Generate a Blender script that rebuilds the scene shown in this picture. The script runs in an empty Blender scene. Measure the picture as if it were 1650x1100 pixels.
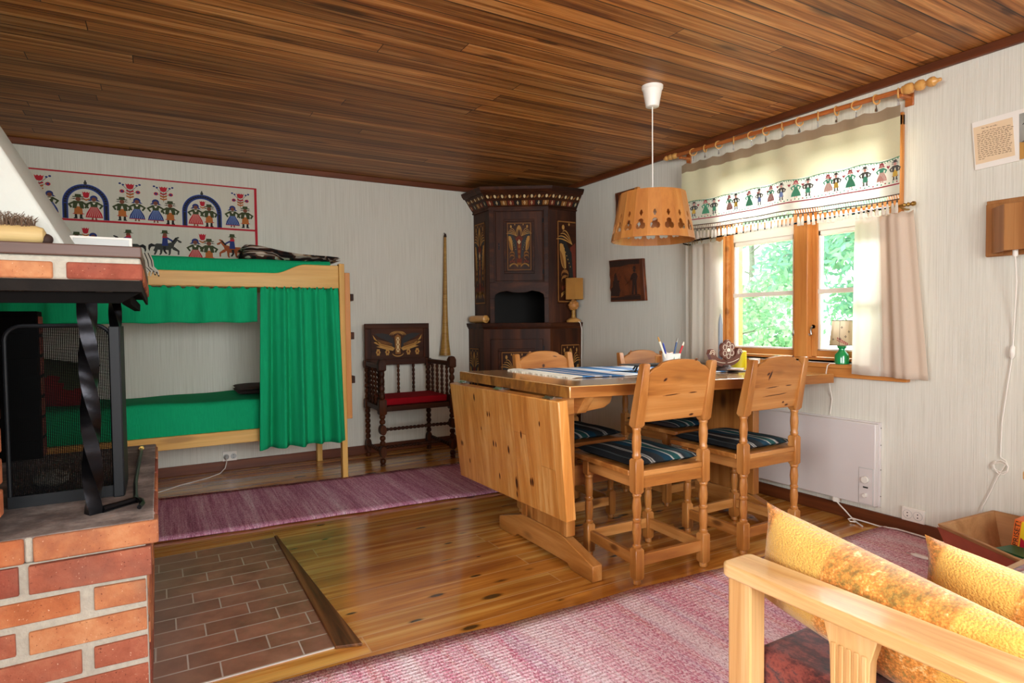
import bpy, bmesh, math, random
from mathutils import Vector, Matrix
random.seed(7)
PI = math.pi
SC = bpy.context.scene
COL = SC.collection

# ------------------------------------------------------------------ camera
cam_d = bpy.data.cameras.new('camera')
cam = bpy.data.objects.new('camera', cam_d)
COL.objects.link(cam)
cam_d.sensor_width = 36.0
cam_d.lens = 36.0 * 980.684 / 1650.0
cam_d.clip_start = 0.05
YAW, PITCH, ROLL = 0.525727549, -0.0332072, -0.01086129
_a = Vector((math.sin(YAW) * math.cos(PITCH), math.cos(YAW) * math.cos(PITCH), math.sin(PITCH)))
_r0 = Vector((math.cos(YAW), -math.sin(YAW), 0))
_u0 = _r0.cross(_a)
_r = _r0 * math.cos(ROLL) + _u0 * math.sin(ROLL)
_u = -_r0 * math.sin(ROLL) + _u0 * math.cos(ROLL)
cam.matrix_world = Matrix(((_r.x, _u.x, -_a.x, -3.2624), (_r.y, _u.y, -_a.y, -5.0350), (_r.z, _u.z, -_a.z, 1.1), (0, 0, 0, 1)))
SC.camera = cam

# ------------------------------------------------------------------ light
SC.view_settings.view_transform = 'Standard'
SC.view_settings.look = 'None'
SC.view_settings.exposure = 1.1
SC.view_settings.gamma = 1.0
SC.view_settings.use_curve_mapping = False
SC.cycles.use_denoising = True
SC.cycles.max_bounces = 10
SC.cycles.diffuse_bounces = 6
SC.cycles.transparent_max_bounces = 24
SC.cycles.sample_clamp_indirect = 6.0

world = bpy.data.worlds.new('sky')
SC.world = world
world.use_nodes = True
_bg = world.node_tree.nodes['Background']
_bg.inputs['Color'].default_value = (0.86, 0.95, 1.0, 1)
_bg.inputs['Strength'].default_value = 2.6


def area(name, loc, direction, sx, sy, power, col=(1, 1, 1)):
    """area lamp aimed in through a window opening"""
    d = bpy.data.lights.new(name, 'AREA')
    d.shape = 'RECTANGLE'
    d.size, d.size_y = sx, sy
    d.energy = power
    d.color = col
    o = bpy.data.objects.new(name, d)
    COL.objects.link(o)
    o.location = loc
    o.rotation_euler = Vector(direction).to_track_quat('-Z', 'Y').to_euler()
    return o


# area lamps just outside the window openings; rear and left ones are added fill
area('daylight_dining_window', (0.80, -2.79, 2.42), (-1, 0, -0.6), 1.1, 1.0, 100, (0.97, 0.97, 1.0))
area('daylight_sofa_window', (0.55, -5.0, 1.6), (-1, 0.05, -0.25), 1.5, 1.3, 26, (0.98, 0.98, 1.0))
area('added_fill_rear', (-2.7, -6.95, 1.55), (0.0, 1, -0.1), 2.4, 1.3, 80, (0.95, 0.98, 1.0))
area('added_fill_left', (-5.45, -5.1, 1.6), (1, 0.22, -0.08), 1.7, 1.3, 52, (0.96, 0.98, 1.0))
sun_d = bpy.data.lights.new('sun', 'SUN')
sun_d.energy = 1.5
sun_d.angle = math.radians(2)
sun_d.color = (1.0, 0.97, 0.92)
sun = bpy.data.objects.new('sun', sun_d)
COL.objects.link(sun)
sun.location = (10, -5, 8)
sun.rotation_euler = Vector((-1.0, 0.02, -0.60)).to_track_quat('-Z', 'Y').to_euler()


# ------------------------------------------------------------------ materials
def lin(c):
    if isinstance(c, str):
        c = [int(c[i:i + 2], 16) / 255 for i in (0, 2, 4)]
    return tuple((x / 12.92 if x <= 0.04045 else ((x + 0.055) / 1.055) ** 2.4) for x in c) + (1,)


class NT:
    def __init__(self, name):
        self.mat = bpy.data.materials.new(name)
        self.mat.use_nodes = True
        self.t = self.mat.node_tree
        self.b = self.t.nodes['Principled BSDF']
        self.out = self.t.nodes['Material Output']
        self._tc = None

    def n(self, typ, ins=None, **props):
        x = self.t.nodes.new('ShaderNode' + typ)
        for k, v in props.items():
            setattr(x, k, v)
        for k, v in (ins or {}).items():
            s = x.inputs[k]
            if hasattr(v, 'is_output') or isinstance(v, bpy.types.NodeSocket):
                self.t.links.new(v, s)
            else:
                s.default_value = v
        return x

    def obj(self):
        if not self._tc:
            self._tc = self.n('TexCoord')
        return self._tc.outputs['Object']

    def maps(self, scale, vec=None, loc=(0, 0, 0), rot=(0, 0, 0)):
        return self.n('Mapping', {'Vector': vec or self.obj(), 'Scale': scale, 'Location': loc, 'Rotation': rot}).outputs['Vector']

    def noise(self, vec, scale=1.0, detail=5.0, rough=0.55, dist=0.0):
        return self.n('TexNoise', {'Vector': vec, 'Scale': scale, 'Detail': detail, 'Roughness': rough, 'Distortion': dist}).outputs['Fac']

    def ramp(self, fac, stops, interp='LINEAR'):
        r = self.n('ValToRGB', {'Fac': fac})
        r.color_ramp.interpolation = interp
        e = r.color_ramp.elements
        while len(e) < len(stops):
            e.new(0.5)
        for i, (p, c) in enumerate(stops):
            e[i].position = p
            e[i].color = lin(c) if not isinstance(c, float) else (c, c, c, 1)
        return r.outputs['Color']

    def math(self, op, a, b=0.0, c=0.0):
        x = self.n('Math', operation=op)
        for i, v in enumerate((a, b, c)):
            if isinstance(v, (int, float)):
                x.inputs[i].default_value = v
            else:
                self.t.links.new(v, x.inputs[i])
        return x.outputs[0]

    def mix(self, fac, a, b, mode='MIX'):
        x = self.n('Mix', data_type='RGBA', blend_type=mode)
        for k, v in ((0, fac), (6, a), (7, b)):
            if isinstance(v, (int, float)):
                x.inputs[k].default_value = v
            elif isinstance(v, (str, tuple, list)):
                x.inputs[k].default_value = lin(v) if isinstance(v, str) else v
            else:
                self.t.links.new(v, x.inputs[k])
        return x.outputs[2]

    def set(self, **kw):
        for k, v in kw.items():
            k = {'col': 'Base Color', 'rough': 'Roughness', 'metal': 'Metallic', 'spec': 'Specular IOR Level', 'coat': 'Coat Weight', 'coatr': 'Coat Roughness', 'sheen': 'Sheen Weight', 'normal': 'Normal'}.get(k, k)
            s = self.b.inputs[k]
            if isinstance(v, bpy.types.NodeSocket):
                self.t.links.new(v, s)
            else:
                s.default_value = lin(v) if isinstance(v, str) else v
        return self

    def bump(self, h, strength=0.3, dist=0.01):
        self.set(normal=self.n('Bump', {'Height': h, 'Strength': strength, 'Distance': dist}).outputs['Normal'])

    def surface(self, shader):
        self.t.links.new(shader, self.out.inputs['Surface'])


def plain(name, col, rough=0.5, var=0.12, scale=8.0, metal=0.0, spec=0.5, coat=0.0, bump=0.0, bscale=60, sheen=0.0):
    m = NT(name)
    f = m.noise(m.maps((1, 1, 1)), scale, 4)
    c = lin(col)
    lo = tuple(x * (1 - var) for x in c[:3]) + (1,)
    hi = tuple(min(1, x * (1 + var)) for x in c[:3]) + (1,)
    m.set(col=m.mix(f, lo, hi), rough=rough, metal=metal, spec=spec, coat=coat, sheen=sheen)
    if bump:
        m.bump(m.noise(m.maps((1, 1, 1)), bscale, 4), bump, 0.004)
    return m.mat


def wood(name, stops, axis=0, across=9.0, along=0.7, rough=0.4, coat=0.0, knots=0.0, knotcol='3a1d0b', gapcol=(0.012, 0.006, 0.003, 1), plank=None, fine=0.25, bump=0.05, gap=0.5, kscale=(1.6, 4.5), spec=0.4, pvar=0.30, gapw=0.006):
    m = NT(name)
    o = m.obj()
    sep = m.n('SeparateXYZ', {'Vector': o})
    vec = o
    gapf = None
    if plank:
        ax, w, al, ln = plank
        t = m.math('DIVIDE', sep.outputs[ax], w)
        pid = m.math('FLOOR', t)
        fr = m.math('FRACT', t)
        wn = m.n('TexWhiteNoise', {'W': pid}, noise_dimensions='1D')
        off = m.math('MULTIPLY', wn.outputs['Value'], 37.0)
        la = m.math('ADD', m.math('DIVIDE', sep.outputs[al], ln), off)
        lid = m.math('FLOOR', la)
        lfr = m.math('FRACT', la)
        wn2 = m.n('TexWhiteNoise', {'W': m.math('ADD', m.math('MULTIPLY', pid, 13.7), m.math('MULTIPLY', lid, 5.31))}, noise_dimensions='1D')
        rnd = wn2.outputs['Value']
        cmb = m.n('CombineXYZ', {'X': m.math('MULTIPLY', rnd, 40.0), 'Y': m.math('MULTIPLY', rnd, 71.0), 'Z': m.math('MULTIPLY', rnd, 23.0)})
        vec = m.n('VectorMath', {0: o, 1: cmb.outputs[0]}, operation='ADD').outputs[0]
        e = gapw / w
        g1 = m.math('LESS_THAN', fr, e)
        g2 = m.math('LESS_THAN', lfr, 0.004 / ln)
        gapf = m.math('MAXIMUM', g1, g2)
    sc = [across] * 3
    sc[axis] = along
    f = m.noise(m.maps(tuple(sc), vec), 1.0, 6, 0.6, 0.9)
    col = m.ramp(f, stops)
    sf = [130.0] * 3
    sf[axis] = 4.0
    ff = m.noise(m.maps(tuple(sf), vec), 1.0, 3, 0.6)
    dark = m.mix(1.0, col, m.ramp(ff, [(0.3, 0.55), (0.7, 1.0)]), 'MULTIPLY')
    col = m.mix(fine, col, dark)
    if plank:
        col = m.mix(1.0, col, m.ramp(rnd, [(0.0, 1.0 - pvar), (1.0, 1.0)]), 'MULTIPLY')
    if knots:
        ks = [kscale[1]] * 3
        ks[axis] = kscale[0]
        v = m.n('TexVoronoi', {'Vector': m.maps(tuple(ks), vec), 'Scale': 1.0, 'Randomness': 1.0})
        kf = m.n('MapRange', {'Value': v.outputs['Distance'], 'From Min': 0.09, 'From Max': 0.21, 'To Min': knots, 'To Max': 0.0}, interpolation_type='SMOOTHSTEP').outputs[0]
        sel = m.n('SeparateColor', {'Color': v.outputs['Color']}).outputs[0]
        ksz = m.math('ADD', 0.35, m.math('MULTIPLY', sel, 0.95))
        kf = m.n('MapRange', {'Value': m.math('DIVIDE', m.math('ADD', v.outputs['Distance'], m.math('MULTIPLY', m.math('SUBTRACT', f, 0.5), 0.10)), ksz), 'From Min': 0.08, 'From Max': 0.21, 'To Min': knots, 'To Max': 0.0}, interpolation_type='SMOOTHSTEP').outputs[0]
        col = m.mix(kf, col, knotcol)
    if gapf is not None:
        col = m.mix(m.math('MULTIPLY', gapf, gap), col, gapcol)
    m.set(col=col, rough=rough, coat=coat, coatr=0.12, spec=spec)
    h = ff if gapf is None else m.math('SUBTRACT', m.math('MULTIPLY', ff, 0.25), gapf)
    m.bump(h, bump, 0.003)
    return m.mat


def fabric(name, col, col2=None, rough=0.95, weave=700, transl=0.0, tcol=None, streak=(60, 60, 2), amt=0.5, sheen=0.0):
    m = NT(name)
    f = m.noise(m.maps(streak), 1.0, 4, 0.6)
    f2 = m.noise(m.maps((weave, weave, weave)), 1.0, 1)
    c = m.mix(m.math('MULTIPLY', f, amt * 2), col, col2 or col)
    c = m.mix(0.25, c, m.mix(1.0, c, m.ramp(f2, [(0.3, 0.55), (0.7, 1.0)]), 'MULTIPLY'))
    m.set(col=c, rough=rough, spec=0.15, sheen=sheen)
    m.bump(f2, 0.15, 0.002)
    if transl:
        tr = m.n('BsdfTranslucent', {'Color': lin(tcol or col)})
        mx = m.n('MixShader', {0: transl, 1: m.b.outputs[0], 2: tr.outputs[0]})
        m.surface(mx.outputs[0])
    return m.mat


def leafmat(name, col):
    m = NT(name)
    f = m.noise(m.maps((1, 1, 1)), 3, 3)
    m.set(col=m.mix(f, tuple(x * .75 for x in lin(col)[:3]) + (1,), col), rough=0.6)
    tr = m.n('BsdfTranslucent', {'Color': lin(col)})
    m.surface(m.n('MixShader', {0: 0.5, 1: m.b.outputs[0], 2: tr.outputs[0]}).outputs[0])
    return m.mat


PINE = [(0.35, '8a4f1f'), (0.5, 'ab6d32'), (0.65, 'c4894c')]
PINEL = [(0.36, 'c08c50'), (0.5, 'd9ac70'), (0.64, 'e8c592')]
BUNK = [(0.28, 'c8913f'), (0.5, 'd8a550'), (0.72, 'e6ba6a')]
DARK = [(0.25, '1c0c04'), (0.5, '3c1b08'), (0.75, '5e3010')]
M = {}
for ax, s in enumerate('xyz'):
    M['pine_' + s] = wood('honey_pine_' + s, PINE, ax, rough=0.36, coat=0.15, knots=0.8, kscale=(3.2, 8.0), knotcol='4a220d')
    M['pinel_' + s] = wood('pale_pine_' + s, PINEL, ax, rough=0.33, coat=0.2, knots=0.0, across=14, fine=0.3)
    M['bunk_' + s] = wood('bunk_pine_' + s, BUNK, ax, rough=0.45, knots=0.4, kscale=(2.0, 9.0), knotcol='6b3c17')
    M['dark_' + s] = wood('dark_stained_wood_' + s, DARK, ax, rough=0.5, coat=0.0, fine=0.45, spec=0.22)
    M['casing_' + s] = wood('casing_pine_' + s, [(0.3, 'b56a2c'), (0.5, 'cb8440'), (0.7, 'dc9d57')], ax, rough=0.4, coat=0.1, knots=0.5, kscale=(2.5, 9))
    M['trim_' + s] = wood('stained_trim_' + s, [(0.3, '4a2310'), (0.5, '6a3518'), (0.7, '854823')], ax, rough=0.45, fine=0.4)
M['turned_pine'] = wood('turned_pine', PINE, 2, across=26, rough=0.34, coat=0.2)
M['table_top'] = wood('table_top_pine', [(0.28, 'd09a58'), (0.5, 'e2b373'), (0.72, 'efcb95')], 0, rough=0.14, coat=0.8, knots=0.6, kscale=(1.6, 5.0), plank=(1, 0.11, 0, 3.0), gap=0.25, pvar=0.15, spec=0.5)  # paler than the other pine: window reflection put into the colour
M['knot'] = plain('pine_knot', '3c1d0c', 0.4, 0.3, 60)
M['knot2'] = plain('pine_knot_rim', '8a5226', 0.4, 0.2, 60)
M['leaf_pine'] = wood('leaf_pine', [(0.30, 'b06a2a'), (0.5, 'd08b42'), (0.70, 'e6ae68')], 2, rough=0.34, coat=0.15, across=16, knots=0.0, kscale=(4.2, 9.0), knotcol='46200c', plank=(1, 0.105, 2, 3.0), gap=0.2, pvar=0.16, gapw=0.002)
M['endgrain'] = wood('end_grain_pine', [(0.3, '5c3313'), (0.5, '8a5623'), (0.7, 'a8702f')], 2, across=22, along=9, rough=0.4)
M['floor'] = wood('pine_floor', [(0.34, 'a05a20'), (0.5, 'd38a36'), (0.64, 'f0b860')], 0, across=13, along=0.6, rough=0.2, coat=0.5, knots=0.95, kscale=(4.2, 11.0), knotcol='1e0c04', plank=(1, 0.118, 0, 3.6), gap=0.6, pvar=0.30, spec=0.5, gapw=0.005, gapcol=(0.62, 0.38, 0.17, 1), fine=.4)  # pale gap lines: glints on the board edges put into the colour
M['ceiling'] = wood('stained_ceiling', [(0.34, '84481c'), (0.5, 'cb823a'), (0.66, 'efae68')], 0, across=26, along=0.7, rough=0.5, knots=0.7, kscale=(1.6, 7.0), knotcol='2a1206', plank=(1, 0.093, 0, 3.2), gap=0.85, pvar=0.5, fine=0.85, bump=0.2)
M['mantel'] = wood('mantel_board', [(0.3, '4b362e'), (0.5, '5c453b'), (0.7, '6d5548')], 0, rough=0.5)
M['strip'] = wood('hearth_strip', [(0.34, '3f2310'), (0.5, '6d4220'), (0.66, '8d6036')], 1, across=30, rough=0.5, fine=.6)
M['picture_wood'] = wood('carved_board_wood', [(0.3, '4e230e'), (0.5, '6d3516'), (0.7, '84451f')], 0, rough=0.45)
M['bark'] = plain('dark_bark', '2e180d', 0.8, 0.4, 20, bump=0.5)
M['shade_wood'] = wood('lamp_shade_veneer', [(0.3, 'a86630'), (0.5, 'bd7c3c'), (0.7, 'cc904f')], 2, across=10, along=1, rough=0.4)
M['box_wood'] = wood('box_wood', [(0.3, 'a8784a'), (0.5, 'be8f5e'), (0.7, 'cda274')], 1, rough=0.6, knots=0.7, kscale=(4, 9))
M['box_paint'] = plain('worn_red_paint', 'a8543c', 0.6, 0.25, 14)
M['brown_wood'] = wood('sconce_wood', [(0.3, '96602f'), (0.5, 'ab7440'), (0.7, 'bd8850')], 2, across=18, rough=0.45)
M['rod_wood'] = wood('rod_wood', [(0.3, '9c5223'), (0.5, 'b56630'), (0.7, 'c67a3d')], 1, across=30, rough=0.35, coat=0.3)
M['ring_wood'] = plain('ring_wood', 'd09a52', 0.35, 0.15, 20, coat=0.3)

M['iron'] = plain('black_iron', '1e1d20', 0.3, 0.3, 30, metal=0.85, bump=0.15, bscale=40)
M['paint_iron'] = plain('black_painted_steel', '131416', 0.5, 0.25, 40, metal=0.0, spec=0.25)
M['sooty_iron'] = plain('sooty_iron', '1b1714', 0.85, 0.5, 25, spec=0.15, bump=0.3, bscale=60)
M['steel'] = plain('bright_steel', 'b8b8b4', 0.28, 0.1, metal=1.0)
M['brass'] = plain('aged_brass', 'a98646', 0.35, 0.2, 60, metal=1.0)
M['soot'] = plain('soot', '0b0908', 0.95, 0.5, 12, spec=0.1)
M['white_plastic'] = plain('white_plastic', 'ece7dc', 0.35, 0.02)
M['grey_plastic'] = plain('grey_plastic', 'b9bab5', 0.4, 0.03)
M['dark_hole'] = plain('dark_hole', '241f1c', 0.7, 0.02)
M['heater'] = plain('heater_enamel', 'd6cfcb', 0.38, 0.02)
M['plaster'] = plain('white_plaster', 'bdbfb6', 0.9, 0.04, 12, bump=0.6, bscale=35)
M['mortar'] = plain('mortar', 'a59f90', 0.95, 0.25, 60, bump=0.7, bscale=120)
M['white_paint'] = plain('white_glazing_bead', 'f0e6d8', 0.4, 0.05)
M['red_seat'] = fabric('red_cloth', 'a3101e', '8c0c18')
M['white_cloth'] = fabric('off_white_cloth', 'dcd8c8', 'cfcab8')
M['green'] = fabric('green_cloth', '07945e', '18b076', streak=(220, 220, 6), amt=0.6)
M['black'] = plain('black', '16130f', 0.6, 0.1)
for nm, h in dict(f_red='b51d2c', f_blue='25346f', f_lblue='8298c8', f_green='3b4424', f_brown='7a4630', f_orange='b2652a', f_dark='1f1d1c', f_grey='3c3d36', f_horse='9c4c22', f_cream='efe6d2', gold='b98a45', gold2='8a5a24', cream='d9c290', rust='6d2a14', leafg='4b8d62', vred='a5404a', vdark='54524c', vgreen='4f9d7a', vyel='d6b04a', vpink='d59c8e', ink='5b3a28').items():
    M[nm] = plain(nm, h, 0.85, 0.06, 30)


def mk():
    # ribbed wallpaper
    m = NT('ribbed_wallpaper')
    o = m.obj()
    r1 = m.noise(m.maps((200, 200, 2.6)), 1.0, 3, 0.6)
    r2 = m.noise(m.maps((420, 420, 14)), 1.0, 2, 0.5)
    big = m.noise(m.maps((1.2, 1.2, 0.8)), 1.0, 3)
    c = m.ramp(r1, [(0.22, 'cac7b9'), (0.5, 'dcdacd'), (0.78, 'e6e4da')])
    c = m.mix(0.12, c, m.ramp(big, [(0.3, 'c6c2b4'), (0.7, 'ecebe0')]), 'MULTIPLY')
    m.set(col=c, rough=0.85, spec=0.2)
    m.bump(m.math('ADD', r1, m.math('MULTIPLY', r2, 0.5)), 0.3, 0.004)
    M['wall'] = m.mat
    # bricks (four firings) with mottling and soot specks
    for k, (a, b, c3) in enumerate([('7c402d', '94543e', 'a76d51'), ('87492c', 'a25f3b', 'b67a52'), ('6d3728', '854535', '975a44'), ('915539', 'aa6d48', 'bb895f')]):
        m = NT('brick_%s' % 'abcd'[k])
        f = m.noise(m.maps((1, 1, 1)), 14, 6, 0.65)
        c = m.ramp(f, [(0.25, a), (0.5, b), (0.8, c3)])
        smoke = m.noise(m.maps((1, 1, 1)), 5, 4, 0.6)
        c = m.mix(m.ramp(smoke, [(0.50, 0.0), (0.68, 0.55)]), c, '6f4a40')
        sp = m.noise(m.maps((1, 1, 1)), 160, 2)
        c = m.mix(m.ramp(sp, [(0.70, 0.0), (0.76, 0.7)]), c, 'd8b497')
        c = m.mix(m.ramp(sp, [(0.28, 0.8), (0.33, 0.0)]), c, '5c2b1c')
        m.set(col=c, rough=0.9, spec=0.2)
        m.bump(m.noise(m.maps((1, 1, 1)), 70, 5), 0.6, 0.006)
        M['brick%d' % k] = m.mat
    # sooty hearth slab
    m = NT('sooty_slab')
    f = m.noise(m.maps((1, 1, 1)), 5, 6, 0.7)
    f2 = m.noise(m.maps((20, 60, 20)), 1.0, 4, 0.7)
    c = m.ramp(f, [(0.28, '40373a'), (0.48, '74665f'), (0.62, 'a0938a'), (0.8, 'b8866c')])
    c = m.mix(0.5, c, m.mix(1.0, c, m.ramp(f2, [(0.3, 0.4), (0.6, 1.0)]), 'MULTIPLY'))
    m.set(col=c, rough=0.9)
    m.bump(f2, 0.5, 0.006)
    M['slab'] = m.mat
    # hearth tiles on the floor, ash grey towards the fireplace (a worn-in ash stain with its own shape)
    m = NT('hearth_tile')
    o = m.obj()
    sp = m.n('SeparateXYZ', {'Vector': o})
    w = 0.1025
    row = m.math('FLOOR', m.math('DIVIDE', sp.outputs[1], w))
    shift = m.math('MULTIPLY', m.math('FRACT', m.math('MULTIPLY', row, 0.37)), 0.245)
    tx = m.math('DIVIDE', m.math('ADD', sp.outputs[0], shift), 0.245)
    cid = m.math('FLOOR', tx)
    wn = m.n('TexWhiteNoise', {'W': m.math('ADD', m.math('MULTIPLY', row, 7.13), cid)}, noise_dimensions='1D').outputs['Value']
    gx = m.math('LESS_THAN', m.math('FRACT', tx), 0.020)
    gy = m.math('LESS_THAN', m.math('FRACT', m.math('DIVIDE', sp.outputs[1], w)), 0.062)
    g = m.math('MAXIMUM', gx, gy)
    f = m.noise(m.maps((1, 1, 1)), 9, 5)
    c = m.ramp(f, [(0.3, '855746'), (0.55, 'a3725c'), (0.75, 'b6846a')])
    c = m.mix(1.0, c, m.ramp(wn, [(0.0, 0.72), (1.0, 1.0)]), 'MULTIPLY')
    stain = m.n('MapRange', {'Value': m.math('ADD', sp.outputs[0], m.math('MULTIPLY', m.noise(m.maps((1, 1, 1)), 5, 4), 0.22)), 'From Min': -0.20, 'From Max': 0.10, 'To Min': 0.8, 'To Max': 0.0}).outputs[0]
    c = m.mix(stain, c, '857a74')
    c = m.mix(g, c, 'b8afa6')
    m.set(col=c, rough=0.38, coat=0.12)
    m.bump(m.math('SUBTRACT', 1.0, g), 0.3, 0.003)
    M['tile'] = m.mat
    # rag rugs: weft bands run across the width (object y), colour changes along x
    for nm, st, ax in (('rug_a', [(0.34, '8a4763'), (0.44, 'b8728f'), (0.51, 'd092ac'), (0.59, 'e4b8cc'), (0.69, 'f8ecf2')], 0), ('rug_b', [(0.28, 'b85570'), (0.40, 'd88098'), (0.50, 'e8aabc'), (0.60, 'f2ccd6'), (0.72, 'fcf2f5')], 1)):
        m = NT('rag_rug_' + nm[-1])
        f = m.noise(m.maps((62, 1.8, 1)), 1.0, 5, 0.8, 0.2)
        f2 = m.noise(m.maps((9, 0.4, 1)), 1.0, 2)
        f3 = m.noise(m.maps((190, 120, 1)), 1.0, 2)
        c = m.ramp(m.math('ADD', m.math('MULTIPLY', f, 0.6), m.math('MULTIPLY', f2, 0.4)), st)
        if ax == 1:
            f4 = m.noise(m.maps((17, .5, 1), loc=(3, 1, 0)), 1.0, 2)
            c = m.mix(m.ramp(f4, [(0.52, 0.0), (0.62, 0.45)]), c, 'e0a08e')
            f5 = m.noise(m.maps((13, .5, 1), loc=(9, 4, 0)), 1.0, 2)
            c = m.mix(m.ramp(f5, [(0.54, 0.0), (0.64, 0.4)]), c, 'b9a4c4')
            f6 = m.noise(m.maps((7, .6, 1), loc=(5, 7, 0)), 1.0, 2)
            c = m.mix(m.ramp(f6, [(0.48, 0.0), (0.62, 0.65)]), c, 'f6eaee')
        wv = m.n('TexWave', {'Vector': m.maps((1, 1, 1)), 'Scale': 18.0, 'Distortion': 0.0}, bands_direction='Y')
        c = m.mix(0.35, c, m.mix(1.0, c, m.ramp(f3, [(0.35, 0.35), (0.6, 1.0)]), 'MULTIPLY'))
        vo = m.n('TexVoronoi', {'Vector': m.maps((250, 150, 1)), 'Scale': 1.0, 'Randomness': 0.6})
        vr = m.n('SeparateColor', {'Color': vo.outputs['Color']}).outputs[0]
        c = m.mix(m.ramp(vr, [(0.55, 0.0), (0.75, 0.55 if ax == 1 else 0.15)]), c, 'f6e8ee')
        c = m.mix(m.ramp(vr, [(0.10, 0.5), (0.30, 0.0)]), c, '9a3f58' if ax == 1 else '6e3a54')
        m.set(col=c, rough=0.95, spec=0.1)
        m.bump(m.math('ADD', f3, m.math('MULTIPLY', wv.outputs['Fac'], 0.4)), 0.6, 0.006)
        M[nm] = m.mat
    # striped seat cushion (stripes along y)
    m = NT('striped_wool')
    sp = m.n('SeparateXYZ', {'Vector': m.obj()})
    x = m.math('ADD', m.math('DIVIDE', sp.outputs[0], 0.42), 0.5)
    c = m.ramp(x, [(0.0, '1d2023'), (0.10, '1d2023'), (0.11, '4a5557'), (0.13, '1b1d20'), (0.27, '23262a'), (0.285, 'b9b6ae'), (0.30, '202326'), (0.32, 'a9a8a2'), (0.335, '1e2124'), (0.45, '2a2d30'), (0.46, '14384a'), (0.56, '14384a'), (0.57, 'c2beb4'), (0.59, '1f4a4a'), (0.67, '1f4a4a'), (0.68, 'b7b3aa'), (0.705, '8e8c88'), (0.72, '1c1f22'), (0.80, '26424a'), (0.86, '1b1d20'), (0.875, '9a9891'), (0.89, '1b1d20'), (0.95, '4a3f3f'), (1.0, '1b1d20')])
    f2 = m.noise(m.maps((500, 120, 300)), 1.0, 2)
    c = m.mix(0.5, c, m.mix(1.0, c, m.ramp(f2, [(0.3, 0.4), (0.7, 1.0)]), 'MULTIPLY'))
    m.set(col=c, rough=0.95, spec=0.1)
    m.bump(f2, 0.4, 0.003)
    M['stripe'] = m.mat
    # blue and white table runner, stripes across its length (x)
    m = NT('runner_weave')
    sp = m.n('SeparateXYZ', {'Vector': m.obj()})
    x = m.math('FRACT', m.math('DIVIDE', m.math('ADD', sp.outputs[0], 5.0), 0.40))
    c = m.ramp(x, [(0.0, 'dfe6ea'), (0.10, '6f9cc8'), (0.20, '4a80b8'), (0.34, 'dfe6ea'), (0.40, 'e8edf0'), (0.46, '5589c0'), (0.56, 'e8edf0'), (0.60, '4a80b8'), (0.78, '5589c0'), (0.80, 'e8edf0')], 'CONSTANT')
    f2 = m.noise(m.maps((300, 300, 300)), 1.0, 1)
    c = m.mix(0.3, c, m.mix(1.0, c, m.ramp(f2, [(0.3, 0.6), (0.7, 1.0)]), 'MULTIPLY'))
    m.set(col=c, rough=0.95, spec=0.1)
    M['runner'] = m.mat
    # knitted pillow: yellow blocks alternating with orange/brown speckled knit (along object y)
    m = NT('knitted_wool')
    sp = m.n('SeparateXYZ', {'Vector': m.obj()})
    nz = m.noise(m.maps((1, 1, 1)), 6, 3)
    y = m.math('ADD', m.math('DIVIDE', sp.outputs[1], 0.55), m.math('ADD', 0.5, m.math('MULTIPLY', m.math('SUBTRACT', nz, 0.5), 0.05)))
    band = m.ramp(y, [(0.0, 0.0), (0.225, 0.0), (0.245, 1.0), (0.63, 1.0), (0.65, 0.0), (0.90, 0.0), (0.92, 1.0)])
    # stitches: short slanted strokes in columns, in four wool colours
    st = m.n('TexVoronoi', {'Vector': m.maps((150, 210, 300), rot=(0.45, 0, 0)), 'Scale': 1.0}).outputs['Distance']
    knit = m.noise(m.maps((30, 85, 85)), 1.0, 3, 0.7)
    big = m.noise(m.maps((1, 1, 1)), 9, 3)
    kc = m.ramp(m.math('ADD', m.math('MULTIPLY', knit, 0.6), m.math('MULTIPLY', big, 0.4)), [(0.36, '7d6430'), (0.44, 'a97f3a'), (0.49, 'd0853a'), (0.55, 'e39a48'), (0.63, 'efc888')])
    kc = m.mix(m.ramp(st, [(0.40, 0.0), (0.75, 0.55)]), kc, '8a5520')
    fuzz = m.noise(m.maps((1, 1, 1)), 420, 3)
    yc = m.ramp(m.math('ADD', m.math('MULTIPLY', fuzz, .5), m.math('MULTIPLY', big, .5)), [(0.35, 'c9923c'), (0.65, 'deb25c')])
    c = m.mix(band, yc, kc)
    m.set(col=c, rough=0.95, spec=0.1, sheen=0.3)
    m.bump(m.math('ADD', fuzz, m.math('MULTIPLY', st, m.math('SUBTRACT', m.math('MULTIPLY', band, 1.4), 1.5))), 0.5, 0.003)
    M['knit'] = m.mat
    m = NT('dark_red_upholstery')
    f = m.noise(m.maps((22, 14, 22)), 1.0, 6, 0.75)
    m.set(col=m.ramp(f, [(0.32, '1f1614'), (0.46, '5a2420'), (0.55, '8a4034'), (0.66, '3b2c30')]), rough=0.95, sheen=0.2)
    M['redseat'] = m.mat
    # brown / white striped wool blanket
    m = NT('striped_blanket')
    sp = m.n('SeparateXYZ', {'Vector': m.obj()})
    x = m.math('FRACT', m.math('ADD', m.math('MULTIPLY', sp.outputs[2], 17.0), m.math('ADD', m.math('MULTIPLY', m.noise(m.maps((5, 2, 9)), 1.0, 2), 3.2), m.math('MULTIPLY', sp.outputs[0], 1.1))))
    c = m.ramp(x, [(0.0, '1c1310'), (0.24, '5d3020'), (0.42, 'efe6d8'), (0.60, 'b88f66'), (0.68, '15100d'), (0.84, 'e6dccd'), (0.93, '6a3a24')], 'CONSTANT')
    m.set(col=c, rough=0.95, sheen=0.0)
    M['blanket'] = m.mat
    # fire screen mesh: dark wire cloth with real see-through holes
    m = NT('wire_cloth')
    sp = m.n('SeparateXYZ', {'Vector': m.obj()})
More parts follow.
